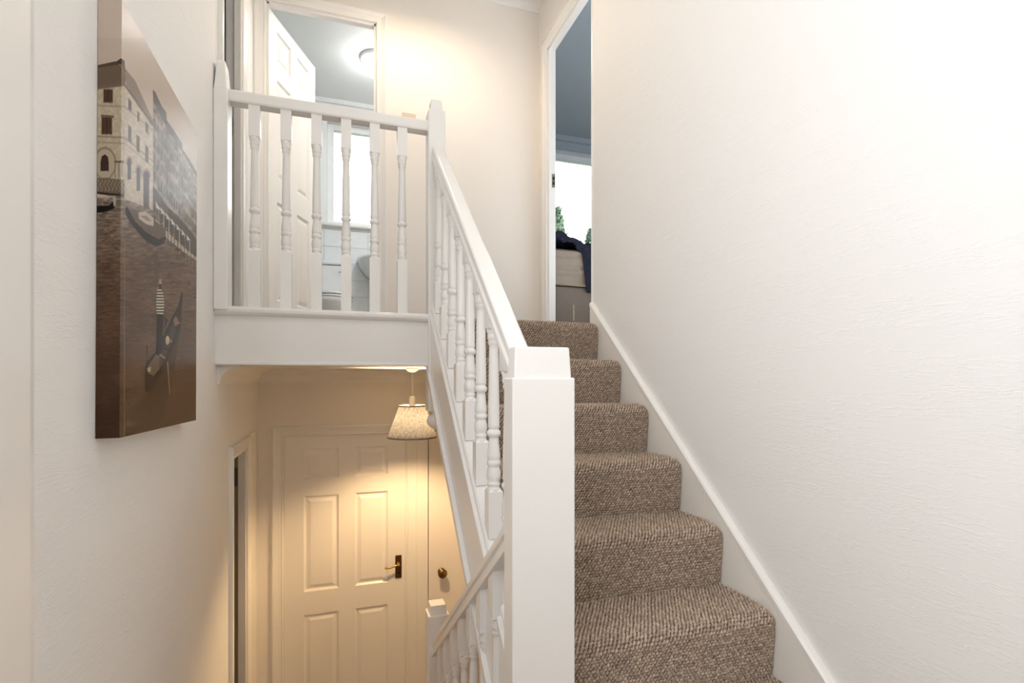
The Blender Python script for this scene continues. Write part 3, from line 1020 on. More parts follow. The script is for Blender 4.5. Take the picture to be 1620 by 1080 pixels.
newel('newel_post', sb, 0.375, 0.531, 1.114, 1.180, ZHL, 0.004, 0.076, 'big square white newel post', 0.006, 0.004)

# descending balustrade
db = thing('descending_balustrade', 'white balustrade running down from the front newel to the lower hall', 'balustrade', (0.40, 2.2, ZF))
def lz(y):
    return -0.327 - 0.755 * (y - 1.16)
XQ = 0.403
mb = MB().sweep(rail_prof(0.056, 0.070), (XQ, 1.178, lz(1.178)), (XQ, 2.195, lz(2.195)))
obj('handrail', mb, M['gloss'], db, 0.002)
bal_me3 = baluster_mesh('baluster_lower', 0.13, 0.130)
for k in range(7):
    y = 2.075 - 0.126 * k
    inst('baluster', bal_me3, db, (XQ, y, lz(y) - 0.050 - 0.735))
mb = MB().sweep([(-0.02, 0.0), (-0.02, -0.30), (0.02, -0.30), (0.02, 0.0)], (XQ, 1.18, lz(1.18) - 0.775), (XQ, 2.30, lz(2.30) - 0.775))
obj('outer_string', mb, M['gloss'], db)
newel('newel_post', db, 0.362, 0.452, 2.19, 2.28, ZF, -1.005, -0.966, None, 0.008, 0.004)
# the lower flight itself (hidden below the frame): plain carpeted steps
ls = thing('lower_staircase', 'flight descending from the half landing to the hall below the left wall', 'staircase', (-0.05, 1.0, ZF))
for k in range(5):
    y, z = 1.05 + 0.275 * k, ZHL - 0.2075 * (k + 1)
    mb = MB().box(XL + 0.001, 0.381, y, y + 0.275, ZF, z)
    obj('carpeted_step', mb, M['plaincarpet'], ls, 0.015, 3)


# ------------------------------------------------------------------ canvas print on the left wall
def to_px(P):
    c, s = math.cos(YAW), math.sin(YAW)
    D = P[..., 0] * s + P[..., 1] * c
    return 810 + FPX * (P[..., 0] * c - P[..., 1] * s) / D, HORIZON - FPX * P[..., 2] / D


def inpoly(X, Y, poly):
    r = np.zeros(X.shape, bool)
    n = len(poly)
    j = n - 1
    for i in range(n):
        xi, yi = poly[i]
        xj, yj = poly[j]
        c = ((yi > Y) != (yj > Y)) & (X < (xj - xi) * (Y - yi) / (yj - yi + 1e-12) + xi)
        r ^= c
        j = i
    return r


def lerp_noise(X, Y, sx, sy, seed):
    g = np.random.default_rng(seed).random((64, 64))
    a, b = np.mod(X / sx, 63), np.mod(Y / sy, 63)
    i, j = a.astype(int), b.astype(int)
    u, v = a - i, b - j
    u, v = u * u * (3 - 2 * u), v * v * (3 - 2 * v)
    return (g[i, j] * (1 - u) + g[i + 1, j] * u) * (1 - v) + (g[i, j + 1] * (1 - u) + g[i + 1, j + 1] * u) * v


def paint_scene(X, Y):
    """sepia photograph of a canal: houses, moored boats and one rower; X, Y drawing coordinates"""
    C = np.zeros(X.shape + (3,))
    def put(mask, col, a=1.0):
        C[mask] = C[mask] * (1 - a) + np.array(col) * a
    def putf(mask, col, f):
        C[mask] = np.array(col) * f[mask][:, None]
    # sky and water
    put(np.ones(X.shape, bool), (214, 196, 180))
    put(Y < 60, (222, 205, 190))
    n1 = lerp_noise(X + Y * 0.15, Y * 1.0, 9, 2.6, 1)
    n2 = lerp_noise(X - Y * 0.1, Y, 5.0, 1.3, 2)
    n3 = lerp_noise(X, Y, 24, 30, 3)
    water_top = np.where(X < 198, 312, np.interp(X, [198, 242, 276, 314], [312, 332, 372, 408]))
    wm = Y > water_top
    depth = np.clip((Y - 320) / 330, 0, 1)
    rip = (n1 - 0.5) * np.interp(Y, [310, 420, 560, 700], [0.42, 0.26, 0.12, 0.07]) + (n2 - 0.5) * np.interp(Y, [310, 430, 600], [0.55, 0.25, 0.08]) + (n3 - 0.5) * 0.16
    base = np.stack([np.interp(depth, [0, .3, .7, 1], [146, 118, 104, 84]), np.interp(depth, [0, .3, .7, 1], [130, 96, 80, 62]), np.interp(depth, [0, .3, .7, 1], [116, 81, 65, 49])], -1)
    C[wm] = (base * (1 + rip[..., None]))[wm]
    # main house: the corner stands on the canvas edge (x about 198); left front wraps round the side
    side = X < 198
    hs = inpoly(X, Y, [(150, 138), (197, 128), (242, 199), (242, 332), (196, 314), (150, 300)])
    f = 1 + (lerp_noise(X, Y, 3, 4, 5) - 0.5) * 0.14
    putf(hs & side, (205, 190, 166), f)
    putf(hs & ~side, (214, 200, 184), f)
    roof = inpoly(X, Y, [(150, 108), (178, 100), (194, 104), (200, 122), (198, 134), (150, 141)])
    putf(roof, (120, 103, 88), 1 + (np.sin(X * 2.2 + Y * 0.4) * 0.22))
    put(inpoly(X, Y, [(150, 104), (182, 97), (196, 98), (196, 101), (150, 108)]), (92, 77, 66))
    put(inpoly(X, Y, [(184, 97), (192, 92), (197, 96), (199, 118), (193, 104)]), (86, 72, 63))
    put(inpoly(X, Y, [(198, 108), (214, 128), (242, 190), (242, 199), (200, 134)]), (150, 134, 122))
    put(inpoly(X, Y, [(150, 137), (197, 131), (242, 195), (242, 201), (197, 136), (150, 142)]), (128, 110, 96))
    for y0, y1, sh in ((165, 168, 166), (214, 217, 150), (223, 226, 168)):
        put(inpoly(X, Y, [(150, y0), (197, y0 + 2), (242, y0 + 40), (242, y0 + 42), (197, y0 + 5), (150, y1)]), (sh, sh - 14, sh - 32), 0.75)
    for x0, x1, y0, y1 in ((164, 178, 141, 162), (161, 177, 184, 212)):
        put(inpoly(X, Y, [(x0 - 1, y0 - 2), (x1 + 1, y0 - 1), (x1 + 1, y1 + 2), (x0 - 1, y1 + 1)]), (168, 150, 128))
        put(inpoly(X, Y, [(x0, y0), (x1, y0 + 1), (x1, y1), (x0, y1)]), (92, 68, 56))
        put((np.abs(X - (x0 + x1) / 2) < 0.6) & (Y > y0) & (Y < y1), (66, 48, 40))
    put(inpoly(X, Y, [(160, 181), (181, 183), (179, 187), (160, 185)]), (120, 104, 88))
    # arched opening on the side
    put(((X - 166) / 18) ** 2 + ((Y - 258) / 26) ** 2 < 1, (158, 140, 118))
    put((((X - 166) / 15.5) ** 2 + ((Y - 259) / 23) ** 2 < 1), (198, 183, 160))
    put(inpoly(X, Y, [(159, 256), (161, 247), (166, 244), (171, 248), (172, 256), (172, 271), (159, 270)]), (72, 54, 46))
    put(inpoly(X, Y, [(180, 254), (196, 254), (196, 258), (180, 257)]), (120, 104, 88))
    for xx in (182, 188, 193):
        put((np.abs(X - xx) < 0.8) & (Y > 258) & (Y < 280), (150, 132, 112))
    # quay railings, dark boats
    put(inpoly(X, Y, [(150, 280), (197, 284), (197, 314), (150, 306)]), (96, 82, 70), 0.75)
    put((np.abs(np.sin(X * 0.55 + np.sin(Y * .5))) < 0.24) & (Y > 281) & (Y < 302) & (X < 197), (190, 174, 152))
    put(inpoly(X, Y, [(150, 303), (196, 307), (196, 311), (150, 306)]), (60, 50, 44))
    put(inpoly(X, Y, [(150, 326), (172, 325), (181, 316), (182, 311), (184, 318), (180, 330), (168, 335), (150, 337)]), (36, 30, 28))
    put(inpoly(X, Y, [(178, 312), (181, 309), (184, 313), (183, 325), (180, 326)]), (196, 182, 162))
    # windows of the front on the face
    for x0, x1, y0, y1, sl in ((203, 208, 155, 172, 1.1), (217, 221, 175, 190, 1.1), (230, 235, 192, 208, 1.1), (202.5, 208, 196, 222, 1.0), (216, 221, 212, 238, 1.0), (229.5, 235, 228, 254, 1.0)):
        put(inpoly(X, Y, [(x0, y0), (x1, y0 + (x1 - x0) * sl), (x1, y1 + (x1 - x0) * sl), (x0, y1)]), (112, 98, 96))
    for cx_, w_, yt, yb_ in ((204.5, 3, 258, 284), (219, 3, 272, 302), (231.5, 4.6, 278, 330)):
        put((((X - cx_) / (w_ + 2.4)) ** 2 + ((Y - yt) / 12) ** 2 < 1) & (Y < yt + 2), (176, 160, 146))
        put(((((X - cx_) / w_) ** 2 + ((Y - yt) / 8) ** 2 < 1) & (Y < yt + 1)) | ((np.abs(X - cx_) < w_) & (Y >= yt) & (Y < yb_)), (96, 84, 84))
    # row of taller houses behind
    ms = inpoly(X, Y, [(242, 142), (246, 146), (256, 168), (263, 178), (264, 190), (275, 206), (288, 226), (289, 236), (300, 252), (311, 272), (315, 280), (315, 412), (276, 372), (242, 332)])
    n5 = lerp_noise(X, Y, 4, 6, 6)
    n6 = lerp_noise(X, Y, 9, 22, 8)
    putf(ms, (150, 136, 127), 0.62 + n5 * 0.40 + n6 * 0.34)
    t = np.clip((X - 242) / 72, 0, 1)
    rel = (Y - np.interp(X, [242, 263, 288, 314], [150, 192, 232, 280])) / np.interp(X, [242, 314], [180, 128])
    colw = np.interp(t, [0, 1], [6.0, 3.0])
    winx = np.abs(np.mod(X - 242, colw) / colw - 0.5) < 0.24
    winy = np.abs(np.mod(rel * 6.5, 1) - 0.5) < 0.30
    put(ms & winx & winy & (rel > 0.10) & (rel < 0.86), (84, 72, 68), 0.85)
    put(ms & (np.abs(np.mod(rel * 6.5, 1) - 0.02) < 0.06) & (rel > 0.1), (182, 168, 154), 0.7)
    put(ms & (np.abs(np.mod(X - 263, 25)) < 1.0), (88, 76, 70), 0.8)
    put(ms & (rel < 0.05), (92, 80, 74), 0.8)
    put(ms & (rel > 0.80), (68, 57, 51), 0.75)
    # awnings and landing stages
    for k in range(7):
        x0, y0 = 247 + 8.2 * k, 322 + 8.6 * k
        s_ = 1 - 0.06 * k
        put(inpoly(X, Y, [(x0 - 1, y0 - 4 * s_), (x0 + 9 * s_, y0 + 12 * s_), (x0 + 4 * s_, y0 + 9 * s_), (x0, y0 + 7)]), (226, 214, 200))
        put((np.abs(X - x0 - 4) < 0.5) & (Y > y0 + 8) & (Y < y0 + 30), (200, 188, 172))
    put(inpoly(X, Y, [(246, 346), (262, 364), (292, 392), (312, 408), (312, 413), (290, 398), (258, 372), (246, 356)]), (196, 182, 166))
    for k in range(12):
        x0 = 250 + 5.2 * k
        put((np.abs(X - x0) < 0.55) & (Y > 332 + 5.6 * k) & (Y < 372 + 4.6 * k), (74, 62, 56))
    # moored boat, pale cabin
    put(inpoly(X, Y, [(198, 330), (201, 326), (214, 350), (232, 368), (252, 378), (262, 372), (263, 376), (258, 386), (246, 390), (230, 380), (210, 358), (199, 340)]), (38, 31, 28))
    put(inpoly(X, Y, [(202, 328), (216, 332), (244, 348), (262, 362), (262, 374), (252, 377), (232, 367), (214, 349)]), (112, 96, 84))
    put(inpoly(X, Y, [(219, 336), (230, 334), (243, 345), (243, 358), (231, 354), (220, 346)]), (206, 192, 176))
    put(inpoly(X, Y, [(222, 341), (232, 341), (240, 350), (232, 349)]), (150, 134, 120))
    # reflections
    put(inpoly(X, Y, [(242, 400), (250, 398), (252, 440), (246, 460)]), (84, 68, 57), 0.4)
    # rowing boat with standing figure
    put(inpoly(X, Y, [(230, 590), (240, 600), (254, 590), (262, 560), (276, 530), (288, 500), (285, 530), (276, 580), (262, 650), (244, 690), (232, 692), (238, 640)]), (60, 46, 38), 0.55)
    put(inpoly(X, Y, [(229, 594), (230, 578), (233, 573), (247, 556), (264, 518), (281, 485), (284, 476), (288, 462), (289, 464), (288, 482), (287, 500), (281, 530), (272, 556), (262, 578), (250, 598), (240, 616), (232, 620), (229, 612)]), (28, 22, 20))
    put(inpoly(X, Y, [(233, 580), (247, 560), (257, 566), (254, 582), (243, 594), (234, 590)]), (112, 94, 80))
    put(inpoly(X, Y, [(252, 562), (266, 534), (283, 488), (285, 494), (279, 520), (268, 548), (258, 576), (252, 582)]), (84, 68, 58))
    for k, (x0, y0) in enumerate(((257, 560), (262, 548), (268, 534), (273, 520), (279, 505))):
        put(inpoly(X, Y, [(x0 - 4, y0 - 1), (x0 + 5, y0 + 5), (x0 + 4, y0 + 8), (x0 - 5, y0 + 2)]), (150, 132, 112) if k % 2 == 0 else (44, 34, 30))
    put(((X - 265) / 3.0) ** 2 + ((Y - 538) / 7) ** 2 < 1, (208, 190, 160))
    put(((X - 278) / 3.4) ** 2 + ((Y - 508) / 7) ** 2 < 1, (134, 104, 78))
    put(inpoly(X, Y, [(232, 546), (233.6, 546), (233.6, 582), (232, 582)]), (40, 30, 26))
    put(inpoly(X, Y, [(233, 582), (239, 580), (238, 588), (234, 588)]), (186, 172, 150))
    put(inpoly(X, Y, [(264, 572), (266, 572), (269.5, 622), (268, 624)]), (150, 130, 110))
    put(inpoly(X, Y, [(246.5, 556), (248, 520), (248.5, 492), (258, 494), (257.5, 530), (255, 560)]), (26, 21, 20))
    put(inpoly(X, Y, [(248, 496), (247, 474), (249, 458), (254, 456), (258, 462), (260, 480), (258.5, 497)]), (222, 210, 192))
    st = inpoly(X, Y, [(248, 496), (247, 474), (249, 458), (254, 456), (258, 462), (260, 480), (258.5, 497)])
    put(st & (np.mod(Y, 4.6) < 2.2), (40, 32, 30))
    put(inpoly(X, Y, [(251, 457), (251.5, 448), (255.5, 448), (256, 457)]), (70, 52, 42))
    put(inpoly(X, Y, [(251.2, 449), (252, 441), (255, 441), (255.8, 449)]), (170, 154, 136))
    put(inpoly(X, Y, [(259, 500), (266, 505), (262, 520), (260, 518)]), (60, 46, 40))
    put((np.abs(X - 196.8) < 0.9) & (Y > 380), (150, 132, 118), 0.5)
    return np.clip(C / 255.0, 0, 1) ** 2.25 * 0.74


cv = thing('canvas_print', 'tall sepia canvas print of a canal with a gondola on the left wall', 'picture', (XL, 1.285, -0.122))
CW, CH, CT = 0.614, 0.925, 0.0415
tilt = R(-0.8)
ct, st_ = math.cos(tilt), math.sin(tilt)


def canvas_pt(u, v, d):
    """u along the wall, v up, d out of the wall; the picture hangs a touch crooked"""
    y = 1.285 + u * ct - v * st_
    z = -0.122 + u * st_ + v * ct
    return np.stack([XL + 0.001 + d, y, z], -1)


def print_grid(name, U, V, Dd, parent):
    P = canvas_pt(U, V, Dd)
    mb = MB().grid(P, False)
    X, Y = to_px(P)
    colr = paint_scene(X, Y)
    o = obj(name, mb, M['print'], parent)
    at = o.data.attributes.new('ink', 'FLOAT_COLOR', 'POINT')
    rgba = np.ones((colr.shape[0] * colr.shape[1], 4), np.float32)
    rgba[:, :3] = colr.reshape(-1, 3)
    at.data.foreach_set('color', rgba.reshape(-1))
    return o


U, V = np.meshgrid(np.linspace(0, CW, 300), np.linspace(0, CH, 840), indexing='ij')
print_grid('printed_face', U, V, np.full(U.shape, CT), cv)
Dg, V = np.meshgrid(np.linspace(0.0, CT, 70), np.linspace(0, CH, 840), indexing='ij')
print_grid('wrapped_edge', np.zeros(Dg.shape), V, Dg, cv)
mb = MB()
c8 = [tuple(canvas_pt(np.array(u), np.array(v), np.array(d))) for d in (0.0, CT - 0.0006) for v in (0, CH) for u in (0.0006, CW)]
mb.add(c8, [(0, 2, 3, 1), (4, 5, 7, 6), (0, 1, 5, 4), (2, 6, 7, 3), (0, 4, 6, 2), (1, 3, 7, 5)])
obj('stretcher_frame', mb, M['canvas'], cv)


# ------------------------------------------------------------------ lamps
def pendant(name, label, x, y, zc, drop, shade, bulb_mat, shade_m, bk=1.0):
    p = thing(name, label, 'lamp', (x, y, zc))
    obj('ceiling_rose', MB().lathe([(zc, 0.040), (zc - 0.006, 0.040), (zc - 0.022, 0.018), (zc - 0.026, 0.005)], (x, y, 0), 24), M['plastic'], p)
    zs = zc - drop
    obj('cord', MB().tube([(x, y, zc - 0.02), (x + 0.001, y, (zc + zs) / 2), (x, y, zs + 0.05)], 0.0042, 8), M['plastic'], p)
    obj('lamp_holder', MB().lathe([(zs + 0.062, 0.006), (zs + 0.058, 0.016), (zs, 0.018), (zs - 0.02, 0.018), (zs - 0.022, 0.013)], (x, y, 0), 18), M['plastic'], p)
    rt, rb, h = shade
    z1 = zs + 0.006
    sh = MB()
    n = 48
    vs, fs = [], []
    prof = [(z1, rt), (z1 - h, rb), (z1 - h, rb - 0.0015), (z1, rt - 0.0015)]
    for z, r in prof:
        for k in range(n):
            a = 2 * math.pi * k / n
            vs.append((x + r * math.cos(a), y + r * math.sin(a), z))
    for i in range(4):
        for k in range(n):
            fs.append((i * n + k, i * n + (k + 1) % n, ((i + 1) % 4) * n + (k + 1) % n, ((i + 1) % 4) * n + k))
    sh.add(vs, fs, True)
    so = obj('lamp_shade', sh, shade_m, p)
    for z, r in ((z1, rt), (z1 - h, rb)):
        rim = MB().lathe([(z - 0.004, r + 0.0002), (z - 0.003, r + 0.0016), (z + 0.003, r + 0.0016), (z + 0.004, r + 0.0002)], (x, y, 0), n)
        rim.f, rim.sm = rim.f[:-2], rim.sm[:-2]
        obj('shade_rim', rim, M['divan'], so)
    sp = MB()
    for a in (0, 2.1, 4.2):
        sp.tube([(x + 0.016 * math.cos(a), y + 0.016 * math.sin(a), zs - 0.018), (x + rt * 0.98 * math.cos(a), y + rt * 0.98 * math.sin(a), z1 - 0.004)], 0.0015, 6)
    obj('shade_carrier', sp, M['steel'], so)
    zb = zs - 0.022
    obj('bulb', MB().lathe([(zb, 0.012)] + [(zb - a * bk, b * bk) for a, b in ((0.015, 0.014), (0.035, 0.026), (0.055, 0.030), (0.072, 0.024), (0.082, 0.010), (0.084, 0.0))], (x, y, 0), 16), bulb_mat, p)
    return p


pendant('pendant_lamp', 'lit pendant lamp with mottled grey shade hanging in the lower hall', 0.400, 2.98, ZH, 0.222, (0.073, 0.138, 0.176), M['bulb'], M['shade'])
pendant('landing_pendant', 'pendant lamp with plain white shade hanging above the upper landing out of the frame', 0.42, 2.80, ZC, 0.20, (0.08, 0.15, 0.15), M['bulb_up'], M['paper'], 1.9)
bl = thing('bathroom_ceiling_light', 'round lit globe light on the bathroom ceiling', 'lamp', (0.30, 4.42, ZC - 0.012))
zb = ZC - 0.012
obj('base_ring', MB().lathe([(zb, 0.132), (zb - 0.016, 0.132), (zb - 0.028, 0.118), (zb - 0.032, 0.070)], (0.30, 4.42, 0), 28), M['ceramic'], bl)
obj('glass_globe', MB().lathe([(zb - 0.022, 0.062), (zb - 0.040, 0.082), (zb - 0.070, 0.094), (zb - 0.105, 0.088), (zb - 0.135, 0.062), (zb - 0.150, 0.030), (zb - 0.153, 0.0)], (0.30, 4.42, 0), 28), M['globe'], bl)

for nm, lab, lx, ly, lz_ in (('bathroom_fill_panel', 'added square fill light panel on the bathroom ceiling out of view', 0.55, 3.95, 2.648), ('stairwell_fill_panel', 'added square fill light panel on the ceiling over the stairs out of view', 0.40, 0.75, ZC)):
    lp_ = thing(nm, lab, 'lamp', (lx, ly, lz_))  # housings for the two added fill lights, unseen in the frame
    obj('fill_panel_frame', MB().box(lx - 0.2, lx + 0.2, ly - 0.2, ly + 0.2, lz_ - 0.016, lz_), M['plastic'], lp_, 0.004)

# switch on the landing wall
sx, sz = 0.436, 1.680
sw = thing('light_switch', 'white light switch plate on the cream landing wall behind the newel', 'switch', (sx, YU, sz))
obj('switch_plate', MB().box(sx - 0.043, sx + 0.043, YU - 0.009, YU, sz - 0.043, sz + 0.043), M['switch'], sw, 0.004)
obj('rocker', MB().box(sx - 0.008, sx + 0.008, YU - 0.014, YU - 0.008, sz - 0.014, sz + 0.014), M['plastic'], sw, 0.002)
for dx in (-0.030, 0.030):
    obj('screw', MB().lathe([(0, 0.004), (-0.002, 0.0035), (-0.0025, 0)], (sx + dx, YU - 0.009, sz), 10, 'y'), M['darkbrass'], sw)

# ------------------------------------------------------------------ bathroom
tx, tz = -0.06, ZL
tl = thing('toilet', 'white close-coupled toilet under the bathroom window', 'toilet', (tx, 4.9, ZL))
obj('cistern', MB().prism([(tx - 0.165, 5.182), (tx + 0.165, 5.182), (tx + 0.165, 5.04), (tx + 0.135, 5.0), (tx - 0.135, 5.0), (tx - 0.165, 5.04)], 'z', tz + 0.40, tz + 0.76), M['ceramic'], tl, 0.012, 3)
obj('cistern_lid', MB().prism([(tx - 0.175, 5.184), (tx + 0.175, 5.184), (tx + 0.175, 5.03), (tx + 0.142, 4.99), (tx - 0.142, 4.99), (tx - 0.175, 5.03)], 'z', tz + 0.762, tz + 0.795), M['ceramic'], tl, 0.010, 3)
tag(obj('flush_lever', MB().lathe([(0, 0.012), (-0.015, 0.012)], (tx + 0.12, 5.0, tz + 0.70), 12, 'y').tube([(tx + 0.12, 4.982, tz + 0.70), (tx + 0.06, 4.980, tz + 0.695)], 0.006), M['chrome'], tl), 'chrome flush lever')
def bowl(z, w, l, yb):
    return [(tx + w * math.cos(a), yb - l * 0.5 + l * 0.5 * math.sin(a) * (1.0 if math.sin(a) < 0 else 0.9), z) for a in np.linspace(0, 2 * math.pi, 28, endpoint=False)]
mb = MB()
rings = [bowl(tz, 0.10, 0.40, 4.98), bowl(tz + 0.12, 0.10, 0.38, 4.98), bowl(tz + 0.25, 0.145, 0.46, 5.0), bowl(tz + 0.36, 0.18, 0.52, 5.02), bowl(tz + 0.40, 0.182, 0.53, 5.02)]
vs = [p for r_ in rings for p in r_]
fs = [(i * 28 + k, i * 28 + (k + 1) % 28, (i + 1) * 28 + (k + 1) % 28, (i + 1) * 28 + k) for i in range(4) for k in range(28)]
mb.add(vs, fs, True)
mb.f += [tuple(range(28)), tuple(range(112, 140))]
mb.sm += [False, False]
obj('bowl', mb, M['ceramic'], tl)
for nm, za, zb_, g in (('seat', 0.402, 0.422, 0.186), ('seat_lid', 0.424, 0.445, 0.190)):
    mb = MB()
    a, b = bowl(tz + za, g, 0.535, 5.02), bowl(tz + zb_, g - 0.004, 0.530, 5.02)
    mb.add(a + b, [(k, (k + 1) % 28, 28 + (k + 1) % 28, 28 + k) for k in range(28)] + [tuple(range(28)), tuple(range(28, 56))], False)
    obj(nm, mb, M['ceramic'], tl, 0.006)

bx = 0.42
bs = thing('wash_basin', 'white wall-hung wash basin right of the toilet', 'basin', (bx, YX, ZL + 0.6))
def half(z, w, d, y0=5.184):
    pts = [(bx + w, y0, z)]
    for a in np.linspace(0, math.pi, 20):
        pts.append((bx + w * math.cos(a), y0 - 0.06 - (d - 0.06) * math.sin(a), z))
    pts.append((bx - w, y0, z))
    return pts
zr = ZL + 0.86
rings = [half(zr - 0.20, 0.10, 0.16), half(zr - 0.16, 0.17, 0.24), half(zr - 0.09, 0.225, 0.33), half(zr - 0.035, 0.243, 0.365), half(zr - 0.03, 0.255, 0.38), half(zr, 0.255, 0.38), half(zr, 0.225, 0.35, 5.15), half(zr - 0.10, 0.15, 0.25, 5.13)]
n = len(rings[0])
mb = MB()
mb.add([p for r_ in rings for p in r_], [(i * n + k, i * n + (k + 1) % n, (i + 1) * n + (k + 1) % n, (i + 1) * n + k) for i in range(len(rings) - 1) for k in range(n)], True)
mb.f += [tuple(range(n)), tuple(range((len(rings) - 1) * n, len(rings) * n))]
mb.sm += [False, False]
obj('basin_bowl', mb, M['ceramic'], bs)
tag(obj('waste_trap', MB().tube([(bx - 0.08, 5.06, zr - 0.19), (bx - 0.08, 5.06, zr - 0.27), (bx - 0.08, 5.10, zr - 0.30), (bx - 0.08, 5.18, zr - 0.30)], 0.02, 12), M['chrome'], bs), 'chrome waste pipe')
obj('tap', MB().tube([(bx, 5.14, zr), (bx, 5.14, zr + 0.10), (bx, 5.11, zr + 0.12), (bx, 5.05, zr + 0.10)], 0.011, 10), M['chrome'], bs)

# ------------------------------------------------------------------ bedroom
bd = thing('single_bed', 'single bed with beige sheet on a grey divan base in the bedroom', 'bed', (1.86, 4.2, ZL))
BX0, BX1, BY0, BY1 = 1.412, 2.32, 3.29, 5.15
obj('divan_base', MB().box(BX0, BX1, BY0, BY1, ZL + 0.0, 0.648), M['divan'], bd, 0.02, 3)
def rbox(x0, x1, y0, y1, z0, z1, r, amp, seed):
    nx_, nz_ = 60, 46
    rr = np.random.default_rng(seed)
    mb = MB()
    # front face + top as one wrapped sheet, ends closed by thin boxes
    arc = []
    for i in range(24): arc.append((y0, z0 + (z1 - r - z0) * i / 24))
    for i in range(9):
        a = math.pi - math.pi / 2 * i / 8
        arc.append((y0 + r + r * math.cos(a), z1 - r + r * math.sin(a)))
    for i in range(1, 20): arc.append((y0 + r + (y1 - y0 - r) * i / 19, z1))
    A = np.array(arc)
    xs = np.linspace(x0, x1, nx_)
    P = np.zeros((nx_, len(arc), 3))
    P[..., 0] = xs[:, None]
    P[..., 1] = A[None, :, 0]
    P[..., 2] = A[None, :, 1]
    fr_ = np.clip((A[:, 1] - z0) / (z1 - z0), 0, 1)[None, :]
    wv = amp * (np.sin(fr_ * 21 + xs[:, None] * 3.0) + 0.6 * np.sin(fr_ * 34 - xs[:, None] * 5 + 1)) * (A[None, :, 0] < y0 + r)
    P[..., 1] += wv
    bulge = 0.010 * np.sin(fr_ * math.pi)
    P[..., 1] -= bulge * (A[None, :, 0] < y0 + r)
    mb.grid(P)
    for xx in (x0, x1):
        mb.add([(xx, y0 + 0.005, z0), (xx, y1, z0), (xx, y1, z1), (xx, y0 + r, z1), (xx, y0 + 0.005, z1 - r)], [(0, 1, 2, 3, 4)])
    mb.add([(x0, y1, z0), (x1, y1, z0), (x1, y1, z1), (x0, y1, z1)], [(0, 1, 2, 3)])
    return mb
mt = obj('mattress', rbox(BX0, BX1, BY0, BY1, 0.655, 0.915, 0.05, 0.0055, 3), M['mattress'], bd)
obj('piping', MB().tube([(BX0, BY0 - 0.006, 0.655), (1.8, BY0 - 0.008, 0.650), (BX1, BY0 - 0.006, 0.655)], 0.006, 8), M['piping'], mt)
tag(obj('handle_tab', MB().box(1.548, 1.562, BY0 - 0.004, BY0, 0.41, 0.52), M['piping'], bd, 0.001), 'pale fabric tab')

# navy jeans heaped on the corner of the bed and hanging over its end
gx = np.linspace(1.36, 1.95, 70)
gy = np.linspace(0, 1, 60)
U, V = np.meshgrid(gx, gy, indexing='ij')
P = np.zeros(U.shape + (3,))
# v 0..0.45: hanging front (only past x = 1.61), v 0.45..1 : on the bed top
hang = np.interp(U, [1.36, 1.50, 1.56, 1.615, 1.64, 1.95], [0.006, 0.008, 0.035, 0.060, 0.34, 0.36])
tv = np.clip((V - 0.45) / 0.55, 0, 1)
hv = np.clip((0.45 - V) / 0.45, 0, 1)
P[..., 0] = U + 0.012 * np.sin(V * 9) * (V < 0.45)
P[..., 1] = BY0 - 0.022 + tv * 0.42 + 0.010 * np.sin(U * 60) * hv
heap = np.interp(U, [1.36, 1.44, 1.52, 1.58, 1.64, 1.95], [0.072, 0.075, 0.066, 0.045, 0.028, 0.030])
P[..., 2] = 0.915 + heap * np.sin(np.clip(tv * 1.25 + 0.18, 0, 1) * math.pi) ** 0.7 + 0.010 * np.sin(U * 46 + V * 22) + 0.006 * np.sin(V * 38 - U * 15) - hang * hv
lift = np.interp(U, [1.36, 1.46, 1.52, 1.60, 1.66], [0.030, 0.028, 0.012, 0.0, 0.0])
P[..., 2] += 0.006 + lift * (1 - tv) * (1 - hv)
P[..., 0] = np.maximum(P[..., 0], BX0 + 0.004)
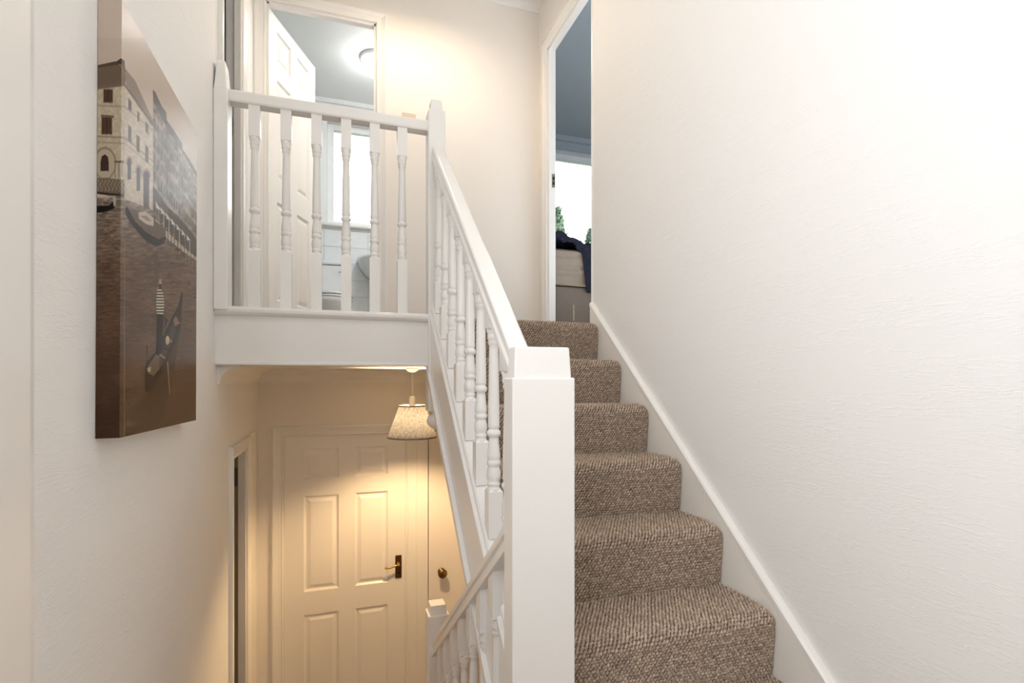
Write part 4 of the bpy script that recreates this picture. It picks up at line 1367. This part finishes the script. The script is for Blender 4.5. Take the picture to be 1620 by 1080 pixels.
nv = tag(obj('navy_jeans', MB().grid(P), M['navy'], None), 'crumpled dark navy jeans thrown over the corner of the bed', 'clothing')
so = nv.modifiers.new('thick', 'SOLIDIFY')
so.thickness = 0.008
so.offset = 1

# ------------------------------------------------------------------ outside
struct('ground', MB().box(-30, 60, 6.5, 70, ZF - 0.5, ZF - 0.3), M['lawn'])


def tree(label, x, y, top, rad, seed, mat, group=None, narrow=1.0, n=1300):
    r = random.Random(seed)
    zb_ = ZF - 0.3
    t = thing('garden_tree', label, 'tree', (x, y, zb_), group)
    obj('trunk', MB().tube([(x, y, zb_), (x + 0.05, y, (zb_ + top) / 2), (x, y, top - 0.2)], [0.14, 0.09, 0.02], 8), M['bark'], t)
    H = top - zb_
    vs, fs = [], []
    for i in range(n):
        h = 1 - r.random() ** 1.4 * 0.75
        rr = rad * (1 - h) ** 0.75 * narrow * (0.35 + 0.65 * r.random() ** 0.5) + 0.05
        a = r.random() * 6.283
        c = Vector((x + rr * math.cos(a), y + rr * math.sin(a), zb_ + H * h - rr * 0.25))
        s_ = 0.10 + 0.12 * r.random()
        d1_ = Vector((r.uniform(-1, 1), r.uniform(-1, 1), r.uniform(-1, 1))).normalized()
        d2_ = d1_.orthogonal().normalized()
        b = len(vs)
        vs += [c - d1_ * s_, c + d2_ * s_ * 0.4, c + d1_ * s_, c - d2_ * s_ * 0.4 + Vector((0, 0, 0.02))]
        fs += [(b, b + 1, b + 2, b + 3)]
    f_ = obj('foliage', MB().add(vs, fs), mat, t)
    f_['kind'] = 'stuff'
    return t


tree('tall bushy tree at the left of the bedroom window view', 6.05, 14.0, 5.0, 1.5, 1, M['leaf'])
tree('slim dark tree at the right of the bedroom window view', 9.75, 19.0, 6.1, 1.3, 2, M['leaf2'])
tree('thin young treetop in the middle of the bedroom window view', 7.55, 15.6, 4.55, 0.28, 3, M['leaf2'], None, 1.0, 500)
tree('faint small treetop left of the thin young one outside', 6.95, 15.4, 4.35, 0.25, 4, M['leaf'], None, 1.0, 400)
